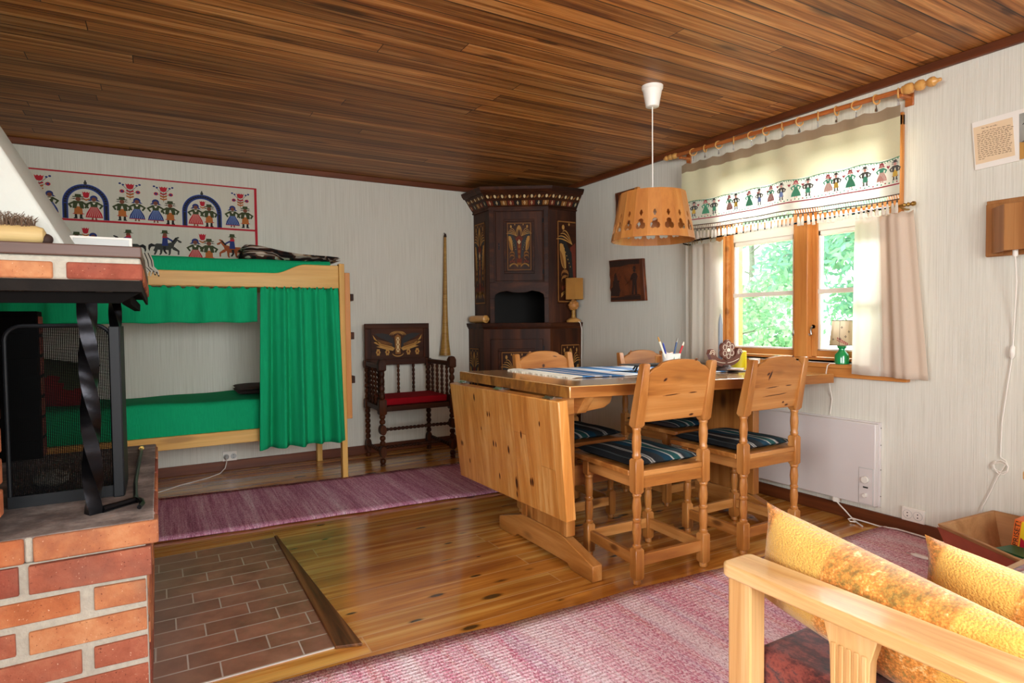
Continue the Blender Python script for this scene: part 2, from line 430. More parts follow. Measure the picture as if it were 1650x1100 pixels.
    a = m.math('FRACT', m.math('MULTIPLY', sp.outputs[0], 230.0))
    b = m.math('FRACT', m.math('MULTIPLY', sp.outputs[2], 230.0))
    h = m.math('MULTIPLY', m.math('GREATER_THAN', a, 0.47), m.math('GREATER_THAN', b, 0.47))
    m.set(col='060606', rough=0.9, metal=0.0, spec=0.05, Alpha=m.math('SUBTRACT', 1.0, h))
    M['mesh'] = m.mat
    # window glass
    m = NT('window_glass')
    tr = m.n('BsdfTransparent')
    gl = m.n('BsdfGlossy', {'Roughness': 0.02})
    fr = m.n('Fresnel', {'IOR': 1.35})
    mx = m.n('MixShader', {0: fr.outputs[0], 1: tr.outputs[0], 2: gl.outputs[0]})
    m.surface(mx.outputs[0])
    M['glass'] = m.mat
    M['sheer'] = fabric('white_sheer', 'f4f0e8', 'ebe6dc', transl=0.65, tcol='fbf8f0', streak=(8, 300, 300), amt=0.5)
    M['sheer_unlit'] = fabric('unlit_sheer_half', 'ecdfcf', 'e4d4c2', transl=0.45, tcol='f2e4d2', streak=(8, 300, 300), amt=0.5)  # same curtain cloth as the sheer; its unlit half put into the colour
    M['valance_body'] = fabric('pale_green_linen', 'e6e2bc', 'dedab2', transl=0.12, tcol='e6e2bc', streak=(8, 300, 300), amt=0.5)
    M['valance_band'] = fabric('white_linen_band', 'e8eada', 'e0e2d0', transl=0.2, tcol='f0f4e2', streak=(8, 300, 300), amt=0.5)
    M['valance_head'] = fabric('taupe_heading', 'a8957a', '9b876c', transl=0.25, tcol='b8a488')
    M['lampcloth'] = fabric('lamp_cloth', 'd9c6a8', 'cdb898', transl=0.4, tcol='e6d6ba')
    M['parchment'] = plain('parchment_shade', 'b07a34', 0.5, 0.25, 7)
    M['candle'] = plain('grey_wax', '8f979e', 0.4, 0.03)
    M['yellow'] = plain('yellow_wax', 'e2cf1e', 0.4, 0.05)
    M['greenglaze'] = plain('green_glaze', '0a8a4a', 0.12, 0.08, 4, coat=0.6)
    M['horn'] = wood('birch_bark_horn', [(0.3, '8a6426'), (0.5, 'a67c35'), (0.7, 'bb9248')], 2, across=6, along=60, rough=0.45)
    M['paper'] = plain('paper', 'e9e4da', 0.8, 0.03)
    M['notepaper'] = plain('aged_letter_paper', 'e3c9a4', 0.8, 0.06, 5)
    M['photo'] = plain('faded_photo', '9a9a92', 0.4, 0.5, 14)
    M['burl'] = plain('carved_burl', 'b5793a', 0.5, 0.35, 60, bump=0.8, bscale=90)
    M['bristle'] = plain('bristle', '6a5340', 0.8, 0.4, 60)
    M['stone'] = plain('pale_stone', '9a9182', 0.9, 0.3, 20)
    M['brush_wood'] = wood('brush_wood', [(0.3, 'a58a58'), (0.5, 'bfa36c'), (0.7, 'd0b680')], 0, rough=0.6)
    M['carve'] = plain('carved_brown', '6e4334', 0.5, 0.12, 20)
    M['carve2'] = plain('carved_dark', '3f2a22', 0.6, 0.2, 20)
    M['leaf_a'] = leafmat('leaf_light', 'cfe2c4')  # leaf greens paled: overexposed daylight put into the colour
    M['leaf_b'] = leafmat('leaf_mid', '9fc4a4')
    M['leaf_c'] = leafmat('needle_green', '94bfae')
    M['trunk'] = plain('tree_bark', '8d8a7e', 0.9, 0.3, 10)
    M['grass'] = plain('grass', 'a9cf84', 0.9, 0.25, 2)
    M['cushion_red'] = fabric('red_knit', '8a2320', '6d1a18')


mk()


# ------------------------------------------------------------------ builders
WORLD_ROOT = set()


class MB:
    """collects shapes into one bmesh; build() links it as ONE mesh object"""

    def __init__(self, mat=None):
        self.bm = bmesh.new()
        self.mats = []
        self.i = 0
        if mat:
            self.m(mat)

    def m(self, name):
        if name not in self.mats:
            self.mats.append(name)
        self.i = self.mats.index(name)
        return self

    def face(self, vs):
        try:
            f = self.bm.faces.new(vs)
            f.material_index = self.i
            return f
        except ValueError:
            return None

    def hexa(self, p):
        v = [self.bm.verts.new(q) for q in p]
        for f in ((3, 2, 1, 0), (4, 5, 6, 7), (0, 1, 5, 4), (1, 2, 6, 5), (2, 3, 7, 6), (3, 0, 4, 7)):
            self.face([v[k] for k in f])
        return self

    def box(self, x0, x1, y0, y1, z0, z1, T=None):
        p = [Vector(q) for q in ((x0, y0, z0), (x1, y0, z0), (x1, y1, z0), (x0, y1, z0), (x0, y0, z1), (x1, y0, z1), (x1, y1, z1), (x0, y1, z1))]
        if T:
            p = [T @ q for q in p]
        return self.hexa(p)

    def prism(self, poly, fa, fb):
        """poly: 2D points; fa / fb map (u, v) to the near and far 3D faces"""
        a = [self.bm.verts.new(fa(u, v)) for u, v in poly]
        b = [self.bm.verts.new(fb(u, v)) for u, v in poly]
        n = len(poly)
        self.face(a[::-1])
        self.face(b)
        for k in range(n):
            self.face([a[k], a[(k + 1) % n], b[(k + 1) % n], b[k]])
        return self

    def lathe(self, prof, c, seg=20, axis='z', cap=True):
        rings = []
        for r, h in prof:
            ring = []
            for k in range(seg):
                t = 2 * PI * k / seg
                x, y = r * math.cos(t), r * math.sin(t)
                q = {'z': (x, y, h), 'y': (x, h, y), 'x': (h, x, y)}[axis]
                ring.append(self.bm.verts.new(Vector(c) + Vector(q)))
            rings.append(ring)
        for a, b in zip(rings, rings[1:]):
            for k in range(seg):
                self.face([a[k], a[(k + 1) % seg], b[(k + 1) % seg], b[k]])
        if cap:
            self.face(rings[0][::-1])
            self.face(rings[-1])
        return self

    def lathe_dir(self, prof, p0, d, seg=16):
        n0 = len(self.bm.verts)
        self.lathe(prof, (0, 0, 0), seg)
        self.bm.verts.ensure_lookup_table()
        q = Vector((0, 0, 1)).rotation_difference(Vector(d).normalized())
        for v in self.bm.verts[n0:]:
            v.co = Vector(p0) + q @ v.co
        return self

    def tube(self, pts, r, seg=8, closed=False):
        pts = [Vector(p) for p in pts]
        n = len(pts)
        rs = r if isinstance(r, (list, tuple)) else [r] * n
        up = None
        rings = []
        for k in range(n):
            d = (pts[(k + 1) % n] - pts[k - 1]) if closed else (pts[min(k + 1, n - 1)] - pts[max(k - 1, 0)])
            d.normalize()
            if up is None:
                up = d.orthogonal().normalized()
            else:
                up = (up - d * up.dot(d)).normalized()
            s = d.cross(up)
            rings.append([self.bm.verts.new(pts[k] + (up * math.cos(2 * PI * j / seg) + s * math.sin(2 * PI * j / seg)) * rs[k]) for j in range(seg)])
        rng = range(n) if closed else range(n - 1)
        for k in rng:
            a, b = rings[k], rings[(k + 1) % n]
            for j in range(seg):
                self.face([a[j], a[(j + 1) % seg], b[(j + 1) % seg], b[j]])
        if not closed:
            self.face(rings[0][::-1])
            self.face(rings[-1])
        return self

    def grid(self, nu, nv, f, mat=None):
        g = [[self.bm.verts.new(f(i / nu, j / nv)) for j in range(nv + 1)] for i in range(nu + 1)]
        for i in range(nu):
            for j in range(nv):
                if mat:
                    self.m(mat((i + .5) / nu, (j + .5) / nv))
                self.face([g[i][j], g[i + 1][j], g[i + 1][j + 1], g[i][j + 1]])
        return self

    def flat(self, pts, f):
        """one filled polygon, 2D points mapped by f"""
        self.face([self.bm.verts.new(f(u, v)) for u, v in pts])
        return self

    def disc(self, cu, cv, ru, rv, f, n=12):
        return self.flat([(cu + ru * math.cos(2 * PI * k / n), cv + rv * math.sin(2 * PI * k / n)) for k in range(n)], f)

    def ball(self, c, r, seg=14, squash=(1, 1, 1)):
        prof = [(max(1e-4, r * math.sin(PI * k / 8)), -r * math.cos(PI * k / 8)) for k in range(9)]
        n0 = len(self.bm.verts)
        self.lathe(prof, (0, 0, 0), seg)
        self.bm.verts.ensure_lookup_table()
        for v in self.bm.verts[n0:]:
            v.co = Vector(c) + Vector((v.co.x * squash[0], v.co.y * squash[1], v.co.z * squash[2]))
        return self

    def build(self, name, parent=None, bevel=0.0, seg=2, smooth=35, sub=0, solid=0.0, loc=None, fix=True):
        if fix:
            bmesh.ops.recalc_face_normals(self.bm, faces=self.bm.faces)
        off = Vector((0, 0, 0))
        if parent is not None:
            root = parent
            while root.parent:
                root = root.parent
            if root.name in WORLD_ROOT:
                off = Vector(root.location)
        elif loc is not None:
            off = Vector(loc)
        if off.length:
            for v in self.bm.verts:
                v.co -= off
        me = bpy.data.meshes.new(name)
        self.bm.to_mesh(me)
        self.bm.free()
        for k in self.mats:
            me.materials.append(M[k])
        if smooth:
            for p in me.polygons:
                p.use_smooth = True
            me.set_sharp_from_angle(angle=math.radians(smooth))
        o = bpy.data.objects.new(name, me)
        COL.objects.link(o)
        if parent is not None:
            o.parent = parent
        elif loc is not None:
            o.location = loc
        if sub:
            md = o.modifiers.new('sub', 'SUBSURF')
            md.levels = md.render_levels = sub
        if solid:
            md = o.modifiers.new('solid', 'SOLIDIFY')
            md.thickness = solid
            md.offset = 0
        if bevel:
            md = o.modifiers.new('bevel', 'BEVEL')
            md.width = bevel
            md.segments = seg
            md.limit_method = 'ANGLE'
            md.angle_limit = math.radians(40)
        return o

    def top(self, name, label, cat, group=None, loc=None, **kw):
        """a thing that is one mesh; its origin goes to the middle of its base"""
        if loc is None:
            xs = [v.co for v in self.bm.verts]
            loc = ((min(v.x for v in xs) + max(v.x for v in xs)) / 2, (min(v.y for v in xs) + max(v.y for v in xs)) / 2, min(v.z for v in xs))
        return tag(self.build(name, None, loc=loc, **kw), label, cat, group)


def tag(o, label, cat, group=None, kind=None):
    o['label'] = label
    o['category'] = cat
    if group:
        o['group'] = group
    if kind:
        o['kind'] = kind
    return o


def thing(name, label, cat, loc=(0, 0, 0), rotz=0.0, group=None, world=True, kind=None):
    o = bpy.data.objects.new(name, None)
    COL.objects.link(o)
    o.location = loc
    o.rotation_euler = (0, 0, rotz)
    o.empty_display_size = 0.1
    if world:
        WORLD_ROOT.add(o.name)
    return tag(o, label, cat, group, kind)


def copy_tree(o, parent=None):
    c = o.copy()
    COL.objects.link(c)
    if parent is not None:
        c.parent = parent
    for ch in list(o.children):
        copy_tree(ch, c)
    return c


def struct(o, label, cat):
    return tag(o, label, cat, kind='structure')


def smoothstep(a, b, x):
    t = max(0.0, min(1.0, (x - a) / (b - a)))
    return t * t * (3 - 2 * t)


def lerp(a, b, t):
    return a + (b - a) * t


# ------------------------------------------------------------------ the room
CEIL = 2.32
XL, YR = -5.0, -6.5
struct(MB('floor').box(XL, 0, YR, 0, -0.06, 0).build('floor', smooth=0), 'glossy knotty pine floorboards running along the bunk wall', 'floor')
struct(MB('ceiling').box(XL, 0, YR, 0, CEIL, CEIL + 0.05).build('ceiling', smooth=0), 'ceiling of narrow dark-stained boards', 'ceiling')
struct(MB('wall').box(XL - .12, .16, 0, .12, -0.06, CEIL + .05).build('wall_back', smooth=0), 'white ribbed wallpaper wall behind the bunk bed and corner cabinet', 'wall')


def holed_wall(name, along, c0, c1, holes, label):
    """wall slab along x or y between c0..c1 with openings (a, b, z0, z1)"""
    b = MB('wall')

    def bx(a0, a1, z0, z1):
        if a1 - a0 < 1e-4 or z1 - z0 < 1e-4:
            return
        if along == 'y':
            b.box(c0, c1, a0, a1, z0, z1)
        else:
            b.box(a0, a1, c0, c1, z0, z1)
    lo, hi = (YR, 0.0) if along == 'y' else (XL - .12, .16)
    p = lo
    for a0, a1, z0, z1 in sorted(holes):
        bx(p, a0, -0.06, CEIL + .05)
        bx(a0, a1, -0.06, z0)
        bx(a0, a1, z1, CEIL + .05)
        p = a1
    bx(p, hi, -0.06, CEIL + .05)
    return struct(b.build(name, smooth=0), label, 'wall')


holed_wall('wall_right', 'y', 0.0, 0.16, [(-3.31, -2.24, .86, 2.08), (-5.75, -4.35, .86, 2.08)], 'white ribbed wallpaper wall with the curtained dining window')
holed_wall('wall_rear', 'x', YR - .12, YR, [(-3.9, -1.5, .86, 2.08)], 'ribbed wallpaper wall behind the camera')
holed_wall('wall_left', 'y', XL - .12, XL, [(-6.0, -4.2, .86, 2.08)], 'ribbed wallpaper wall beyond the fireplace')

struct(MB('trim_x').box(XL, 0, -.016, 0, 0, .072).build('baseboard_back', bevel=.003), 'dark brown baseboard under the bunk wall', 'baseboard')
struct(MB('trim_y').box(-.016, 0, YR, -.016, 0, .072).build('baseboard_right', bevel=.003), 'dark brown baseboard under the window wall', 'baseboard')
struct(MB('trim_x').box(XL, 0, -.022, 0, 2.277, CEIL).build('trim_1', bevel=.004), 'brown ceiling moulding along the bunk wall', 'moulding')
struct(MB('trim_y').box(-.024, 0, YR, -.022, 2.277, CEIL).build('trim_2', bevel=.004), 'brown ceiling moulding along the window wall', 'moulding')

# hearth tiles let into the floor, with the oak strip along their right side
struct(MB('tile').box(-3.46, -2.775, -2.975, -1.74, 0, .004).build('floor_tiles', smooth=0, loc=(-3.12, -2.975, 0)), 'brown hearth tiles laid in the floor beside the fireplace', 'hearth tiles')
b = MB('strip')
b.prism([(-2.775, -1.735), (-2.775, -2.985), (-2.69, -3.012), (-2.762, -1.735)], lambda u, v: (u, v, 0), lambda u, v: (u, v, .012))
struct(b.build('trim_3', bevel=.003), 'brown wooden strip along the right side of the hearth tiles', 'floor strip')

# ------------------------------------------------------------------ dining window
w1 = thing('window_1', 'pine casement window with white-edged panes behind the figured valance', 'window', (0, -2.78, .86), kind='structure')
b = MB('casing_z')
b.box(-.02, .0, -3.362, -3.30, .845, 2.115)
b.box(-.02, .0, -2.245, -2.18, .845, 2.115)
b.m('casing_y').box(-.02, 0, -3.362, -2.18, 2.06, 2.125)
b.build('casing', w1, bevel=.004)
b = MB('casing_y')
b.box(0, .15, -3.31, -3.29, .86, 2.08).box(0, .15, -2.26, -2.24, .86, 2.08).box(0, .15, -3.31, -2.24, 2.06, 2.08).box(0, .15, -3.31, -2.24, .848, .872)
b.build('lining', w1, bevel=.002)
MB('casing_z').box(-.012, .09, -2.842, -2.756, .872, 2.06).build('mullion', w1, bevel=.004)
b = MB('casing_y').box(-.048, .03, -3.42, -2.12, .822, .846)
b.box(-.034, 0.0, -3.40, -2.14, .772, .822)
b.build('window_sill', w1, bevel=.004)
for y0, y1 in ((-2.756, -2.245), (-3.295, -2.842)):
    s = MB('casing_z')
    s.box(.03, .075, y0, y0 + .034, .876, 1.66).box(.03, .075, y1 - .034, y1, .876, 1.66)
    s.m('casing_y').box(.03, .075, y0 + .034, y1 - .034, .876, .912)
    s = s.build('sash', w1, bevel=.003)
    g = MB('white_paint')
    a0, a1 = y0 + .034, y1 - .034
    g.box(.036, .075, a0, a1, 1.60, 1.66)
    g.box(.04, .07, a0, a0 + .013, .912, 1.60).box(.04, .07, a1 - .013, a1, .912, 1.60).box(.04, .07, a0, a1, .912, .922).box(.04, .07, a0, a1, 1.572, 1.60)
    g.box(.035, .07, a0, a1, 1.240, 1.266)
    g.build('glazing_bar', s, bevel=.002)['label'] = 'white glazing bars'
    MB('glass').box(.052, .055, a0, a1, .915, 1.60).build('pane', s, smooth=0)
    lt = MB('steel')
    yy = y0 + .012 if y0 > -2.8 else y1 - .012
    lt.lathe([(.012, 0), (.014, .004), (.008, .010), (.004, .012)], (.03, yy, 1.05), 12, 'x')
    lt.tube([(.018, yy, 1.05), (.010, yy, 1.045), (.004, yy, 1.03), (.006, yy - .004, 1.005), (.008, yy + .006, .998), (.006, yy + .012, 1.01)], .0045)
    lt.build('latch', s)
    # transom light over the casement
    s = MB('casing_y')
    s.box(.03, .075, y0, y1, 1.668, 1.70).box(.03, .075, y0, y1, 2.02, 2.06)
    s.m('casing_z').box(.03, .075, y0, y0 + .034, 1.70, 2.02).box(.03, .075, y1 - .034, y1, 1.70, 2.02)
    s = s.build('transom_frame', w1, bevel=.003)
    MB('glass').box(.052, .055, a0, a1, 1.70, 2.02).build('pane', s, smooth=0)
# unseen windows, plain casings and panes; rear and left ones added for fill light
for nm, lab, ax, a0, a1 in (('window_2', 'pine window beside the sofa, outside the picture', 'y', -5.75, -4.35), ('added_window_3', 'unseen pine window added behind the camera for fill light', 'x', -3.9, -1.5), ('added_window_4', 'unseen pine window added in the left wall for fill light', 'l', -6.0, -4.2)):
    if ax == 'y':
        wo = thing(nm, lab, 'window', (0, (a0 + a1) / 2, .86), kind='structure')
        F = lambda p0, p1, c0, c1, z0, z1, bb: bb.box(c0, c1, p0, p1, z0, z1)
        cas = (-.02, .0); sash = (.05, .10); gl = (.072, .075)
    elif ax == 'l':
        wo = thing(nm, lab, 'window', (XL, (a0 + a1) / 2, .86), kind='structure')
        F = lambda p0, p1, c0, c1, z0, z1, bb: bb.box(XL - c1, XL - c0, p0, p1, z0, z1)
        cas = (-.02, .0); sash = (.04, .09); gl = (.062, .065)
    else:
        wo = thing(nm, lab, 'window', ((a0 + a1) / 2, YR, .86), kind='structure')
        F = lambda p0, p1, c0, c1, z0, z1, bb: bb.box(p0, p1, YR - c1, YR - c0, z0, z1)
        cas = (-.02, .0); sash = (.05, .10); gl = (.072, .075)
    b = MB('casing_z')
    F(a0 - .06, a0, *cas, .80, 2.14, b); F(a1, a1 + .06, *cas, .80, 2.14, b); F(a0, a1, *cas, 2.08, 2.14, b); F(a0, a1, *cas, .80, .86, b)
    b.build('casing', wo, bevel=.003)
    b = MB('casing_z')
    F(a0, a0 + .05, *sash, .86, 2.08, b); F(a1 - .05, a1, *sash, .86, 2.08, b); F(a0, a1, *sash, .86, .92, b); F(a0, a1, *sash, 2.02, 2.08, b); F((a0 + a1) / 2 - .03, (a0 + a1) / 2 + .03, *sash, .92, 2.02, b)
    b.build('sash', wo, bevel=.003)
    b = MB('glass')
    F(a0 + .05, a1 - .05, *gl, .92, 2.02, b)
    b.build('pane', wo, smooth=0)


# ------------------------------------------------------------------ dining table
def tz(x):
    return .828 - .0195 * (x + 1.80)        # the old table leans a little towards the window


tbl = thing('dining_table', 'honey pine trestle dining table with one end leaf folded down', 'table', (-.94, -2.52, 0))
b = MB('table_top')
NLc, FLc, FRc, NRc = (-1.80, -2.985), (-1.835, -2.0), (-.08, -2.06), (-.08, -3.05)
top = [(x, y, tz(x)) for x, y in (NLc, NRc, FRc, FLc)]
b.hexa([(x, y, z - .05) for x, y, z in top] + top)
o = b.build('tabletop', tbl, bevel=.004)
b = MB('pine_x')
b.hexa([(-1.795, -2.9856, tz(-1.8) - .049), (-.084, -3.0506, tz(-.08) - .049), (-.084, -3.049, tz(-.08) - .049), (-1.795, -2.984, tz(-1.8) - .049),
        (-1.795, -2.9856, tz(-1.8) - .003), (-.084, -3.0506, tz(-.08) - .003), (-.084, -3.049, tz(-.08) - .003), (-1.795, -2.984, tz(-1.8) - .003)])
b.build('edge_lipping', o)
b = MB('endgrain')
b.hexa([(-1.8018, -2.983, .780), (-1.8368, -2.002, .780), (-1.834, -2.002, .780), (-1.799, -2.983, .780),
        (-1.8018, -2.983, .826), (-1.8368, -2.002, .826), (-1.834, -2.002, .826), (-1.799, -2.983, .826)])
b.build('end_board', o)['label'] = 'darker end grain board'
# drop leaf hanging at the left end, its lower edge swung in under the table
b = MB('leaf_pine')
t0, t1 = (-1.872, -3.005, .772), (-1.885, -1.972, .764)
u0, u1 = (-1.822, -2.99, .262), (-1.835, -1.992, .25)
n = Vector((.050, .002, .004))
q = [Vector(p) for p in (u0, u1, t1, t0)]
b.hexa([q[0], q[0] + n, q[1] + n, q[1], q[3], q[3] + n, q[2] + n, q[2]])
KN = [(-2.255, .714, .010), (-2.382, .644, .007), (-2.402, .645, .007), (-2.688, .588, .009), (-2.416, .502, .008), (-2.440, .501, .007), (-2.561, .496, .010), (-2.049, .444, .008), (-2.064, .444, .007), (-2.608, .345, .015), (-2.735, .380, .009), (-2.751, .383, .010), (-2.448, .345, .008), (-2.602, .292, .008), (-2.85, .66, .006), (-2.30, .56, .005), (-2.13, .36, .007)]
LFX = lambda y, z, d: lerp(-1.822, -1.872, (z - .255) / .512) - .013 * (y + 3.0) - .0006 - d
for y, z, r in KN:
    for mm, k, d in (('knot2', 1.5, 0), ('knot', 1.0, .0004)):
        b.m(mm).flat([(y + r * .55 * k * math.cos(a), z + r * 1.5 * k * math.sin(a)) for a in [2 * PI * j / 12 for j in range(12)]], lambda u, v: (LFX(u, v, d), u, v))
b.build('drop_leaf', tbl, bevel=.005)
for y in (-2.90, -2.46, -2.06):
    b = MB('steel')
    b.box(-1.862, -1.80, y - .03, y + .03, .7725, .7765)
    b.lathe([(.007, -.032), (.007, .032)], (-1.842, y, .776), 10, 'y')
    b.build('hinge', tbl)
for x in (-1.692, -.445):
    b = MB('pine_y')
    yo = -.40 if x > -1 else -.407
    c = -2.62
    pr_ = [(c - .405, 0), (c - .405, .068), (c - .17, .135), (c + .17, .135), (c + .405, .068), (c + .405, 0), (c + .25, 0), (c + .22, .022), (c - .22, .022), (c - .25, 0)]
    b.prism(pr_, lambda u, v: (x - .025, u, v), lambda u, v: (x + .025, u, v))
    b.build('trestle_foot', tbl, bevel=.004)
    b = MB('pine_z')
    b.box(x - .018, x + .018, -2.82, -2.46, .135, .70)
    b.box(x - .024, x + .024, -2.835, -2.79, .135, .70).box(x - .024, x + .024, -2.49, -2.445, .135, .70)
    b.build('trestle_panel', tbl, bevel=.003)
    b = MB('pine_y')
    b.prism([(c - .36, tz(x) - .052), (c + .36, tz(x) - .052), (c + .30, .70), (c - .30, .70)], lambda u, v: (x - .025, u, v), lambda u, v: (x + .025, u, v))
    b.build('top_rail', tbl, bevel=.003)
b = MB('pine_x').box(-1.66, -.47, -2.66, -2.625, .30, .40)
b.build('stretcher', tbl, bevel=.003)
b = MB('pine_x')
b.prism([(-1.79, .774), (-1.50, .768), (-1.515, .73), (-1.55, .71), (-1.79, .69)], lambda u, v: (u, -2.90, v), lambda u, v: (u, -2.855, v))
b.build('leaf_support', tbl, bevel=.004)


# ------------------------------------------------------------------ dining chairs
def sqloft(b, secs):
    prev = None
    for z, h, cx, cy in secs:
        r = [b.bm.verts.new((cx + sx * h, cy + sy * h, z)) for sx, sy in ((-1, -1), (1, -1), (1, 1), (-1, 1))]
        if prev is None:
            b.face(r[::-1])
        else:
            for k in range(4):
                b.face([prev[k], prev[(k + 1) % 4], r[(k + 1) % 4], r[k]])
        prev = r
    b.face(prev)


FOOT = [(.014, 0), (.017, .004), (.017, .018), (.014, .024)]
TURN = [(.015, .150), (.0195, .158), (.0195, .164), (.0150, .170), (.0175, .195), (.0195, .225), (.0175, .252), (.0155, .262), (.0195, .266), (.0195, .273), (.0155, .278), (.0180, .300), (.0200, .325), (.0175, .352), (.0155, .366), (.0195, .372), (.0195, .379), (.0150, .386)]
BTURN = [(.015, .525), (.0190, .536), (.0190, .543), (.0160, .549), (.0180, .570), (.0200, .595), (.0185, .620), (.0160, .640), (.0190, .646), (.0190, .653), (.0150, .660)]


def make_chair():
    t = thing('dining_chair', 'x', 'chair', world=False)
    rx, ry, fx, fy = .187, -.186, .177, .170
    for s in (-1, 1):
        b = MB('turned_pine')
        b.lathe(FOOT, (s * rx, ry, 0), 14)
        b.lathe(TURN, (s * rx, ry, 0), 16)
        b.lathe(BTURN, (s * rx, ry, 0), 16)
        b.m('pine_z')
        sqloft(b, [(.020, .015, s * rx, ry), (.030, .0215, s * rx, ry), (.146, .0215, s * rx, ry), (.156, .015, s * rx, ry)])
        sqloft(b, [(.380, .015, s * rx, ry), (.391, .0215, s * rx, ry), (.519, .0215, s * rx, ry), (.529, .016, s * rx, ry)])
        sqloft(b, [(.655, .016, s * rx, ry), (.668, .0235, s * rx, ry - .002), (.800, .0205, s * (rx - .001), ry - .028), (.918, .0165, s * (rx - .002), ry - .052), (.924, .013, s * (rx - .002), ry - .053)])
        b.build('rear_leg', t, bevel=.002, seg=1)
    for s in (-1, 1):
        b = MB('turned_pine')
        b.lathe(FOOT, (s * fx, fy, 0), 14)
        b.lathe(TURN, (s * fx, fy, 0), 16)
        b.m('pine_z')
        sqloft(b, [(.020, .015, s * fx, fy), (.030, .0205, s * fx, fy), (.146, .0205, s * fx, fy), (.156, .015, s * fx, fy)])
        sqloft(b, [(.380, .015, s * fx, fy), (.391, .0205, s * fx, fy), (.452, .0205, s * fx, fy)])
        b.build('front_leg', t, bevel=.002, seg=1)
    # seat board, notched round the rear posts
    b = MB('pine_x')
    b.prism([(-.164, -.205), (.164, -.205), (.164, -.163), (.212, -.163), (.208, .262), (.196, .275), (-.196, .275), (-.208, .262), (-.212, -.163), (-.164, -.163)], lambda u, v: (u, v, .452), lambda u, v: (u, v, .476))
    b.build('seat', t, bevel=.004)
    b = MB('pine_x')
    b.box(-.166, .166, ry - .010, ry + .010, .402, .452).box(-.157, .157, fy - .010, fy + .010, .402, .452)
    b.m('pine_y').box(-.192, -.172, ry + .021, fy - .020, .402, .452).box(.172, .192, ry + .021, fy - .020, .402, .452)
    b.build('apron', t, bevel=.002)
    MB('pine_x').box(-.166, .166, ry - .010, ry + .010, .076, .124).build('stretcher', t, bevel=.002)
    MB('pine_x').box(-.157, .157, fy - .010, fy + .010, .076, .124).build('stretcher', t, bevel=.002)
    for s in (-1, 1):
        MB('pine_y').hexa([(s * .172, ry + .02, .076), (s * .192, ry + .02, .076), (s * .187, fy - .02, .076), (s * .167, fy - .02, .076), (s * .172, ry + .02, .124), (s * .192, ry + .02, .124), (s * .187, fy - .02, .124), (s * .167, fy - .02, .124)]).build('stretcher', t, bevel=.002)
    yb = lambda z: ry - .002 - .052 * (z - .668) / .25
    pts = [(-.166, .676), (.166, .676), (.169, .880), (.155, .893), (.140, .903), (.126, .907)]
    pts += [(.112 * math.cos(PI * k / 10), .912 + .024 * math.sin(PI * k / 10)) for k in range(11)]
    pts += [(-.126, .907), (-.140, .903), (-.155, .893), (-.169, .880)]
    b = MB('pine_x')
    b.prism(pts, lambda u, v: (u, yb(v) - .010, v), lambda u, v: (u, yb(v) + .010, v))
    b.build('backrest', t, bevel=.003)
    return t


def pillow(b, ax, ay, t, n=18, p=4.0, pinch=.05, wob=.0, seed=0, T=None):
    rnd = random.Random(seed)
    ph = [rnd.uniform(0, 6.28) for _ in range(6)]

    def f(sg):
        def g(i, j):
            u, v = 2 * i - 1, 2 * j - 1
            x = ax * u * (1 - pinch * (1 - v * v) * u * u)
            y = ay * v * (1 - pinch * (1 - u * u) * v * v)
            th = t * max(0, (1 - abs(u) ** p)) ** .6 * max(0, (1 - abs(v) ** p)) ** .6
            w = wob * (math.sin(5 * u + ph[0]) * math.cos(4 * v + ph[1]) + .5 * math.sin(9 * u + 7 * v + ph[2]))
            q = Vector((x, y, sg * th * (1 + w)))
            return T @ q if T else q
        return g
    b.grid(n, n, f(1))
    b.grid(n, n, f(-1))
    bmesh.ops.remove_doubles(b.bm, verts=b.bm.verts, dist=1e-5)
    return b


chair0 = make_chair()
b = MB('stripe')
pillow(b, .200, .215, .019, p=6, pinch=.02, wob=.12)
for v in b.bm.verts:
    v.co.z += .020
cush0 = b.build('seat_cushion', smooth=60)
CH = [((-1.373, -2.950, 0), -2.2, 1.0, 'honey pine dining chair with its back to us, nearest the drop leaf'),
      ((-.740, -2.955, 0), 0.0, .988, 'honey pine dining chair with its back to us, nearest the sofa'),
      ((-1.285, -2.228, 0), 180.0, .985, 'honey pine dining chair facing us across the table, in front of the corner cabinet'),
      ((-.515, -2.238, 0), 180.0, .965, 'honey pine dining chair facing us across the table, behind the pen cup')]
CU = ['dark striped cushion on the near chair beside the drop leaf', 'dark striped cushion on the near chair closest to the heater', 'dark striped cushion on the far chair in front of the corner cabinet', 'dark striped cushion on the far chair behind the pen cup']
KNB = [[(-.075, .852, .009, .005, .5, 1), (.100, .690, .010, .004, .1, 1), (.08, .930, .006, .004, 0, 1), (-.03, .785, .035, .0018, .05, 1), (.09, .788, .018, .002, 0, 1)],
       [(-.058, .846, .0055, .019, -.35, 1), (.072, .705, .006, .004, 0, 1), (-.02, .745, .050, .0016, .04, 1), (.05, .748, .030, .0016, .1, 1)],
       [(.01, .848, .008, .010, .6, -1), (-.08, .90, .012, .0025, .2, -1)],
       [(-.05, .83, .006, .008, .3, -1)]]
